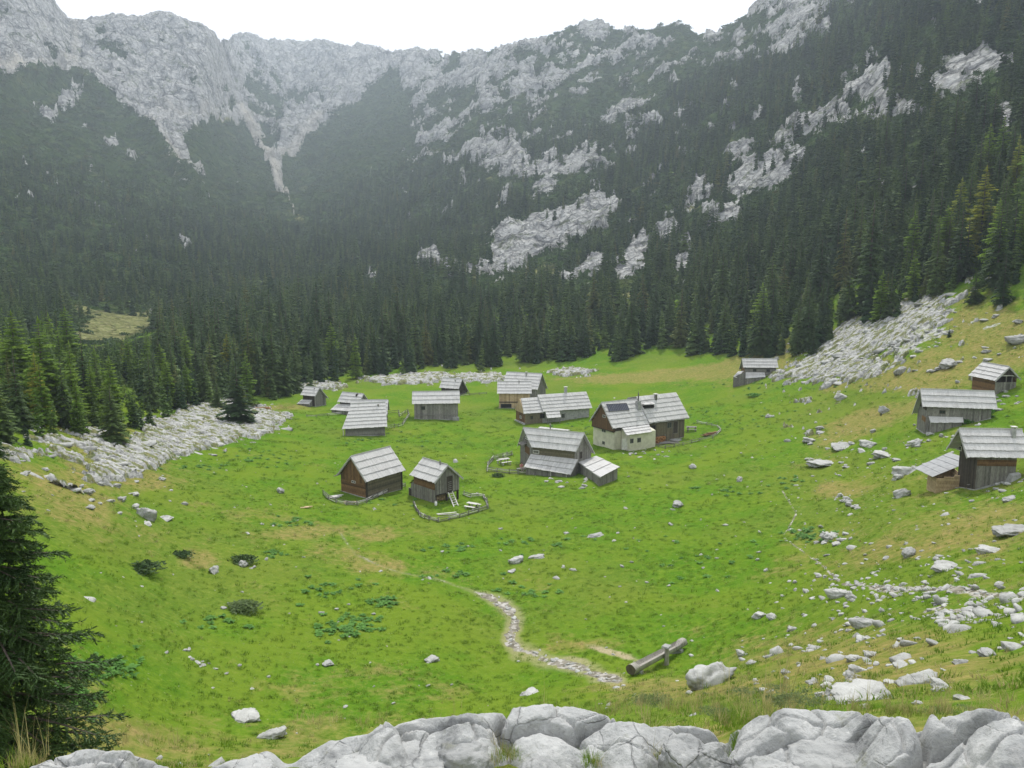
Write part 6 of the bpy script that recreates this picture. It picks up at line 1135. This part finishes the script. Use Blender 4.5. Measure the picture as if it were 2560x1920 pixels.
def bed_material():
    k = N("shelf_limestone"); p = k.pos(); f = k.noise(p, 1.1, 8, .68); g_ = k.noise(k.scale(p, (.8, .8, 5)), 1.0, 6, .7); col = k.ramp(k.math('ADD', k.math('MULTIPLY', f, .6), k.math('MULTIPLY', g_, .4)), [(.34, (.07, .073, .07)), (.43, (.23, .23, .22)), (.53, (.40, .40, .385)), (.66, (.56, .56, .54))])
    col = k.mix(k.mapr(k.math('ADD', k.attr("sod"), k.math('MULTIPLY', k.math('SUBTRACT', f, .5), 1.2)), -.02, .14, 0, .92), col, k.ramp(k.noise(p, 2.5, 4), [(.35, (.07, .11, .02)), (.6, (.17, .165, .05))])); k.col(col); k.nrm(k.bump(k.math('ADD', f, g_), .8, .25)); return k.m
BEDM = bed_material()
bed("rock_shelf", -40, 650, 860, 1080, 520, 300, KARST, "layered pale limestone shelf with grassy ledges at the meadow's left edge", .12, 1.7, .70, 21, .9)
bed("rocky_spur", 1640, 2212, 640, 850, 460, 300, SPUR[:3] + SPUR[4:5], "rugged pale limestone spur below the forest on the right", -.25, 3.4, .75, 31, 1.5, 2.4)
bed("rock_bank", 600, 1330, 790, 850, 560, 160, EDGE, "low pale rock bank at the foot of the central forest", 0, 2.4, .9, 41, 1.1)
# ------------------------------------------------------------------ grass, herbs and bushes
def grassm(name, a, b, tr=.55):
    k = N(name); oi = k.n("ShaderNodeObjectInfo").outputs["Random"]; c = k.ramp(oi, [(0, a), (1, b)]); k.col(c); k.set(Roughness=.7); d = k.n("ShaderNodeBsdfTranslucent"); k.put(d.inputs[0], c); ms = k.n("ShaderNodeMixShader"); ms.inputs[0].default_value = tr
    k.t.links.new(k.b.outputs[0], ms.inputs[1]); k.t.links.new(d.outputs[0], ms.inputs[2]); k.t.links.new(ms.outputs[0], k.t.nodes["Material Output"].inputs["Surface"]); return k.m
G_GREEN = grassm("grass_blade", (.110, .205, .014), (.190, .285, .026)); G_DRY = grassm("dry_grass_blade", (.26, .24, .09), (.46, .40, .19)); G_DOCK = grassm("dock_leaf", (.055, .155, .018), (.10, .24, .035), .25); G_GREY = grassm("grey_green_herb", (.13, .19, .075), (.22, .27, .12))
def tuft(name, mat, seed, n=14, hgt=1.0, spread=.5, wid=.05, lean=.5, seg=2):
    R = random.Random(seed); V = []; F = []
    for _ in range(n):
        a = R.uniform(0, 6.28); r0 = spread * math.sqrt(R.random()); x, y = r0 * math.cos(a), r0 * math.sin(a); b = a + R.gauss(0, .9); l = hgt * R.uniform(.5, 1.1); ln = lean * R.uniform(.3, 1.3); wd = wid * R.uniform(.6, 1.2); px, py = -math.sin(b) * wd, math.cos(b) * wd; k = len(V)
        for s in range(seg + 1):
            t = s / seg; ox = math.cos(b) * ln * l * t * t; oy = math.sin(b) * ln * l * t * t; z = l * t * (1 - .3 * ln * t); w = 1 - t * .96
            V += [(x + ox + px * w, y + oy + py * w, z - .03), (x + ox - px * w, y + oy - py * w, z - .03)]
        for s in range(seg): F.append((k + 2 * s, k + 2 * s + 1, k + 2 * s + 3, k + 2 * s + 2))
    return np_mesh(name, V, F, mat, smooth=False)
TG = [tuft("grass_tuft", G_GREEN, 400 + i, 20, 1, .7, .07, .6) for i in range(3)]; TD = [tuft("dry_tuft", G_DRY, 410 + i, 16, 1, .6, .05, .7) for i in range(3)]
def cover(name, mats_, mask, rings, hs_, label, cat, zmul=1.0):
    X_ = []; Y_ = []; H_ = []
    for r0, r1, sp in rings:
        x, y = mask_points(mask, r0, r1, sp); X_.append(x); Y_.append(y); H_.append(np.full(len(x), sp))
    x = np.concatenate(X_); y = np.concatenate(Y_); s = np.concatenate(H_); nn = len(x); hgt = np.interp(s, [.1, 2], hs_) * np.exp(RNG.normal(0, .3, nn)); wd = s * RNG.uniform(.35, .8, nn)
    return scatter(name, np.stack([x, y, sample(GZ, x, y) - .01], 1), np.stack([np.zeros(nn), np.zeros(nn), RNG.uniform(0, 6.28, nn)], 1), np.stack([wd, wd, hgt * zmul], 1), RNG.integers(0, len(mats_), nn), mats_, label, cat)
free = (1 - beyond) * (1 - GRAVEL) * (1 - OUTC) * (1 - DIRT); nb_ = fbm(GX / 3.2, GY / 3.2, 3, 91)
cover("grass", TG, np.clip(free * (.55 + .9 * nb_) * (1 - .6 * BRN), 0, 1), [(12, 34, .4), (34, 60, .42), (60, 95, .6), (95, 150, 1.1)], (.10, .26), "short green tufts of pasture grass all over the meadow", "grass")
cover("dry_grass", TD, np.clip(free * (.35 + .9 * nb_) * BRN, 0, 1), [(9, 34, .4), (34, 60, .42), (60, 95, .6), (95, 160, 1.1)], (.12, .28), "yellow brown tufts of dry grass in patches over the meadow", "dry grass")
# dock leaves in dark green clumps
DK = []
for X, Y, sx, sy, n in [(745, 1362, 50, 14, 46), (830, 1300, 24, 8, 18), (775, 1338, 30, 8, 14), (590, 1196, 26, 6, 10), (640, 1128, 40, 8, 16), (210, 1445, 60, 20, 60), (160, 1500, 50, 24, 30), (1190, 1175, 100, 14, 20), (1740, 1158, 40, 14, 36), (700, 1280, 90, 30, 18), (480, 1345, 60, 14, 10), (980, 1185, 50, 8, 14), (1120, 1275, 60, 12, 14), (1000, 1240, 60, 10, 10), (860, 1085, 60, 8, 10), (1580, 1060, 60, 10, 16), (1700, 1040, 30, 8, 14), (560, 985, 60, 14, 30), (850, 950, 90, 12, 30), (1250, 930, 60, 10, 16), (1600, 905, 120, 20, 50), (1650, 835, 140, 8, 50), (2120, 890, 30, 12, 20), (420, 1010, 70, 12, 20), (1490, 1200, 120, 40, 20)]:
    for _ in range(n): DK.append(on_land(X + R.gauss(0, 1) * sx * .7, Y + R.gauss(0, 1) * sy * .7))
def rosette(seed):
    Q = random.Random(seed); V = []; F = []
    for i in range(11):
        a = i * 2.4 + Q.uniform(-.4, .4); l = Q.uniform(.6, 1.1); e = Q.uniform(.25, .9); ca, sa = math.cos(a), math.sin(a); w = .26 * l; k = len(V)
        for t, ww, zz in ((0.05, .1, 0), (.45, 1, .5), (.8, .8, .55), (1.05, .05, .38)): V += [(ca * l * t - sa * w * ww, sa * l * t + ca * w * ww, zz * e * l), (ca * l * t + sa * w * ww, sa * l * t - ca * w * ww, zz * e * l)]
        for s in range(3): F.append((k + 2 * s, k + 2 * s + 1, k + 2 * s + 3, k + 2 * s + 2))
    return np_mesh("dock_plant", V, F, G_DOCK, smooth=False)
DK = np.array(DK); nn = len(DK); s = RNG.uniform(.22, .42, nn); scatter("dock_leaves", DK, np.stack([np.zeros(nn), np.zeros(nn), RNG.uniform(0, 6.28, nn)], 1), np.stack([s, s, s], 1), RNG.integers(0, 3, nn), [rosette(420 + i) for i in range(3)], "broad dark green dock leaves in clumps on the meadow", "dock plants")
# tall dry stalks and herbs by the ledge
TF = [tuft("ledge_tuft", G_DRY, 430 + i, 26, 1, .35, .012, .6, 4) for i in range(2)] + [tuft("ledge_tuft", G_GREEN, 435 + i, 34, .7, .4, .014, .9, 4) for i in range(2)]
def ledge_cover(name, spots, mats_, label, cat):
    P = []; S_ = []; I_ = []
    for X, Y, sx, sy, n, drop, hgt, kinds in spots:
        for _ in range(n):
            xx, yy = X + R.gauss(0, 1) * sx * .6, Y + R.gauss(0, 1) * sy * .6
            if drop: az, t = (float(q) for q in az_t(xx, yy)); r_ = drop / -t; p = (r_ * math.sin(az), r_ * math.cos(az), ZC - drop)
            else: p = on_land(xx, min(yy, 1655))
            q = hgt * R.uniform(.45, 1.05) * (.8 if name == 'ledge_grass' else 1); P.append(p); S_.append((q * 1.0, q * 1.0, q)); I_.append(R.choice(kinds))
    n = len(P); return scatter(name, np.array(P), np.stack([np.zeros(n), np.zeros(n), RNG.uniform(0, 6.28, n)], 1), np.array(S_), I_, mats_, label, cat)
ledge_cover("ledge_grass", [(1400, 1600, 40, 40, 26, 3.5, .28, (2, 3, 3, 0)), (1410, 1650, 60, 16, 20, 3.4, .22, (2, 3, 0)), (1600, 1600, 12, 50, 22, 3.45, .24, (2, 3)), (1620, 1560, 70, 16, 40, 3.75, .26, (2, 3, 0)), (1090, 1640, 30, 20, 14, 3.4, .2, (2, 0)), (1900, 1535, 160, 12, 50, 3.85, .2, (0, 1, 2, 3)), (2100, 1545, 120, 12, 40, 3.85, .2, (0, 1, 2, 3)), (1550, 1530, 180, 12, 40, 4.2, .22, (0, 0, 1, 3)),
   (30, 1655, 30, 8, 7, 3.6, .24, (0, 0, 0, 2)), (1280, 1650, 20, 12, 10, 3.3, .18, (0, 2)), (1500, 1500, 160, 16, 26, 0, .22, (0, 0, 0, 3)), (1750, 1480, 200, 24, 34, 0, .2, (0, 0, 0, 3)), (2050, 1500, 130, 20, 40, 0, .26, (0, 0, 0, 3)), (1250, 1545, 130, 8, 18, 4.4, .2, (0, 2)), (800, 1560, 200, 10, 14, 4.6, .22, (0, 2)), (380, 1605, 160, 8, 12, 4.4, .2, (0, 2)), (1400, 1450, 60, 12, 22, 0, .5, (0, 0)), (90, 1650, 30, 6, 4, 3.7, .3, (0, 0))], TF, "long dry and green grass growing between and behind the ledge rocks", "grass")
HB = [shrub_mesh("grey_herb", G_GREY, 450 + i, 110, .5, .16) for i in range(2)]
ledge_cover("grey_herbs", [(1410, 1515, 40, 8, 16, 4.6, .12, (0, 1)), (1560, 1545, 30, 8, 12, 3.9, .11, (0, 1)), (1690, 1515, 60, 10, 22, 4.4, .14, (0, 1)), (2050, 1540, 60, 6, 14, 4.0, .10, (0, 1)), (1650, 1500, 60, 10, 20, 0, .35, (0, 1))], HB, "grey green cushion herbs tucked behind the ledge", "herbs")
ST = [tuft("tall_stalk", G_DRY, 460 + i, 3, 1, .04, .006, .35, 6) for i in range(3)]
ledge_cover("grass_stalks", [(1190, 1560, 14, 6, 5, 4.0, .55, (0, 1, 2)), (1290, 1555, 6, 4, 2, 4.0, .4, (0, 1)), (1660, 1520, 70, 20, 16, 4.6, .9, (0, 1, 2)), (1500, 1520, 120, 16, 14, 4.6, .55, (0, 1, 2)), (1850, 1530, 160, 12, 16, 4.2, .5, (0, 1, 2)), (2100, 1540, 80, 10, 10, 4.2, .5, (0, 1, 2)), (320, 1610, 10, 4, 2, 4.2, .4, (0, 1)), (60, 1630, 40, 10, 10, 3.7, .6, (0, 1, 2)), (1000, 1535, 30, 4, 3, 4.6, .3, (0, 1))], ST, "single tall dry grass stalks standing above the ledge", "grass stalks")
# bushes in the meadow
for X, Y, w, hh, lab, mt_ in [(310, 1232, 95, .35, "dark green cushion bush in the left meadow", MAT_MUGO), (525, 1318, 84, .45, "grey green bush with pale stones beside it in the lower left meadow", G_GREY), (525, 1215, 64, .5, "small bush around a pale rock in the left meadow", MAT_MUGO), (390, 1200, 60, .3, "low flat bush right of the dark cushion bush on the left", MAT_MUGO), (1075, 1030, 34, .5, "little bush at the corner of the cabin's yard fence", MAT_MUGO), (2128, 892, 50, .6, "green bush between the wide barn and the highest hut", G_DOCK), (2085, 915, 40, .5, "green bush at the right end of the wide barn", G_DOCK), (1630, 855, 40, .3, "low green bush in the grass below the far hut", G_DOCK)]:
    x, y, z = on_land(X, Y); dist = math.sqrt(x * x + y * y + (z - ZC) ** 2); w_ = w / FP * dist / 2; o = link("bush", shrub_mesh("bush", mt_, X, 420, .6, .22)); o.location = (x, y, z - .05); o.scale = (w_, w_ * .8, w_ * hh * 1.5); tag(o, lab, "bush")
# ------------------------------------------------------------------ trees that stand apart
def lone(kind, X, Y, hpx, seed, label, wide=1.0):
    x, y, z = on_land(X, Y); dist = math.sqrt(x * x + y * y + (z - ZC) ** 2); return tree(kind, x, y, hpx / FP * dist, seed, label, None, wide, z)
for q in [("spruce", 515, 915, 128, 1, "bushy young spruce standing on the right end of the rock shelf", 2.0), ("spruce", 470, 885, 62, 2, "small dull green spruce left of the bushy one on the rock shelf", 1.9), ("spruce", 1654, 778, 30, 3, "lone little spruce right behind the far hut's roof", 1.3), ("spruce", 1738, 758, 36, 4, "small dark spruce, left one of a pair at the foot of the rocky spur", 1.5), ("spruce", 1756, 768, 54, 5, "taller spruce, right one of a pair at the foot of the rocky spur", 1.5),
          ("spruce", 2050, 728, 22, 6, "tiny spruce alone on the slope above the rocky spur", 1.4), ("larch", 100, 905, 195, 7, "tallest bright larch of the left grove, behind the grassy bank", 1.35), ("larch", 40, 860, 165, 8, "bright larch at the left edge, behind the tallest larch", 1.2), ("larch", 212, 880, 118, 9, "bright larch right of the tallest one in the left grove", 1.2), ("spruce", 25, 890, 110, 10, "narrow dark spruce standing among the bright larches", .8), ("larch", 405, 872, 84, 11, "slender yellow green larch left of the rock shelf's spruces", 1.1),
          ("spruce", 245, 958, 120, 12, "dark spruce growing from the rocks left of the shelf", 1.8), ("larch", 160, 905, 110, 13, "wide low larch at the left grove's lower edge", 1.5), ("spruce", 2105, 655, 66, 14, "bushy spruce at the forest edge on top of the rocky spur", 1.5), ("spruce", 2165, 660, 100, 15, "tall dark spruce at the right edge on top of the slope", 1.2), ("spruce", 2000, 640, 50, 16, "short spruce between rocks at the top of the rocky spur", 1.5)]:
    lone(q[0], q[1], q[2], q[3], q[4], q[5], q[6])
# the near spruce on the left
bx, by, bz = on_land(18, 1652); bz -= .1
def near_spruce(seed, h=5.2, rad=1.72):
    Q = random.Random(seed); V = []; F = []
    def needle_twig(p, d, l, n):
        d = d.normalized(); s = d.cross(Vector((0, 0, 1)));
        if s.length < .1: s = Vector((1, 0, 0))
        s.normalize(); u = s.cross(d)
        for i in range(n):
            t = i / n; c = p + d * (l * t); a = Q.uniform(0, 6.28); o_ = (s * math.cos(a) + u * math.sin(a) * .7); q = (d * .55 + o_ * .8).normalized() * Q.uniform(.05, .085); w = d.cross(o_).normalized() * .011
            k = len(V); V.extend((tuple(c - w), tuple(c + w), tuple(c + q))); F.append((k, k + 1, k + 2))
        k = len(V); V.extend((tuple(p - s * .02), tuple(p + s * .02), tuple(p + d * l * 1.05))); F.append((k, k + 1, k + 2))
    tm = MB(); tm.tube([(0, 0, -.3), (0, 0, h * .3), (.02, 0, h * .7), (.03, .01, h * .99)], [.16, .12, .055, .008], 9)
    bm_ = MB()
    z = .25
    while z < h * .985:
        u = z / h; L = rad * (1 - u) ** .8 * (1 if u > .08 else .85) + .08; nb = Q.choice((4, 5, 6)) if u < .8 else 4; ph = Q.uniform(0, 6.28)
        for b in range(nb):
            a = ph + b * 6.283 / nb + Q.uniform(-.25, .25); l = L * Q.uniform(.6, 1.12); base = Vector((0, 0, z + Q.uniform(-.08, .08))); out = Vector((math.cos(a), math.sin(a), 0)); pts = []
            for i in range(9): t = i / 8; pts.append(base + out * (l * t) + Vector((0, 0, l * (.10 * t - .46 * t * t + .20 * t ** 3) * (1.1 - .6 * u))))
            bm_.tube(pts[:8], [.03 * (1 - .8 * i / 8) * (.4 + l / rad * .6) for i in range(8)], 4, cap=False)
            side = Vector((-out.y, out.x, 0)); nt_ = int(10 + 16 * l / rad)
            for i in range(nt_):
                t = .12 + .88 * (i + Q.random()) / nt_; j = min(7, int(t * 8)); p = pts[j].lerp(pts[j + 1], t * 8 - j); tl = (.16 + .42 * l * (1 - t) * .55 + .05) * Q.uniform(.7, 1.2); sg = -1 if i % 2 else 1
                d = out * Q.uniform(.5, .9) + side * sg * Q.uniform(.5, 1.0) + Vector((0, 0, Q.uniform(-.55, -.05))); needle_twig(p, d, tl, max(8, int(tl * 62)))
                if Q.random() < .6: needle_twig(p + d.normalized() * tl * .4, d + Vector((Q.uniform(-.6, .6), Q.uniform(-.6, .6), Q.uniform(-.8, -.1))), tl * .55, max(6, int(tl * 34)))
            needle_twig(pts[6], pts[8] - pts[6], l * .28, 16)
        z += Q.uniform(.11, .18) * (1 - .45 * u)
    for i in range(10): needle_twig(Vector((0, 0, h * .93)), Vector((Q.uniform(-.4, .4), Q.uniform(-.4, .4), 1)), .4, 16)
    return V, F, tm, bm_
V, F, tm, bm_ = near_spruce(77); k = N("near_spruce_needles"); p = k.pos(); k.col(k.ramp(k.noise(p, 1.6, 4, .7), [(.3, (.022, .050, .014)), (.55, (.048, .09, .022)), (.75, (.08, .135, .034))])); k.set(Roughness=.6)
o = empty("spruce_tree", (bx, by, bz), 0, "nearest large spruce with drooping branches, cut by the left edge beside the ledge", "tree"); link("crown", np_mesh("crown", V, F, k.m, smooth=False), o); tm.build("trunk", MAT_BARK, o, True); bm_.build("branches", MAT_BARK, o)
print("near spruce faces", len(F))
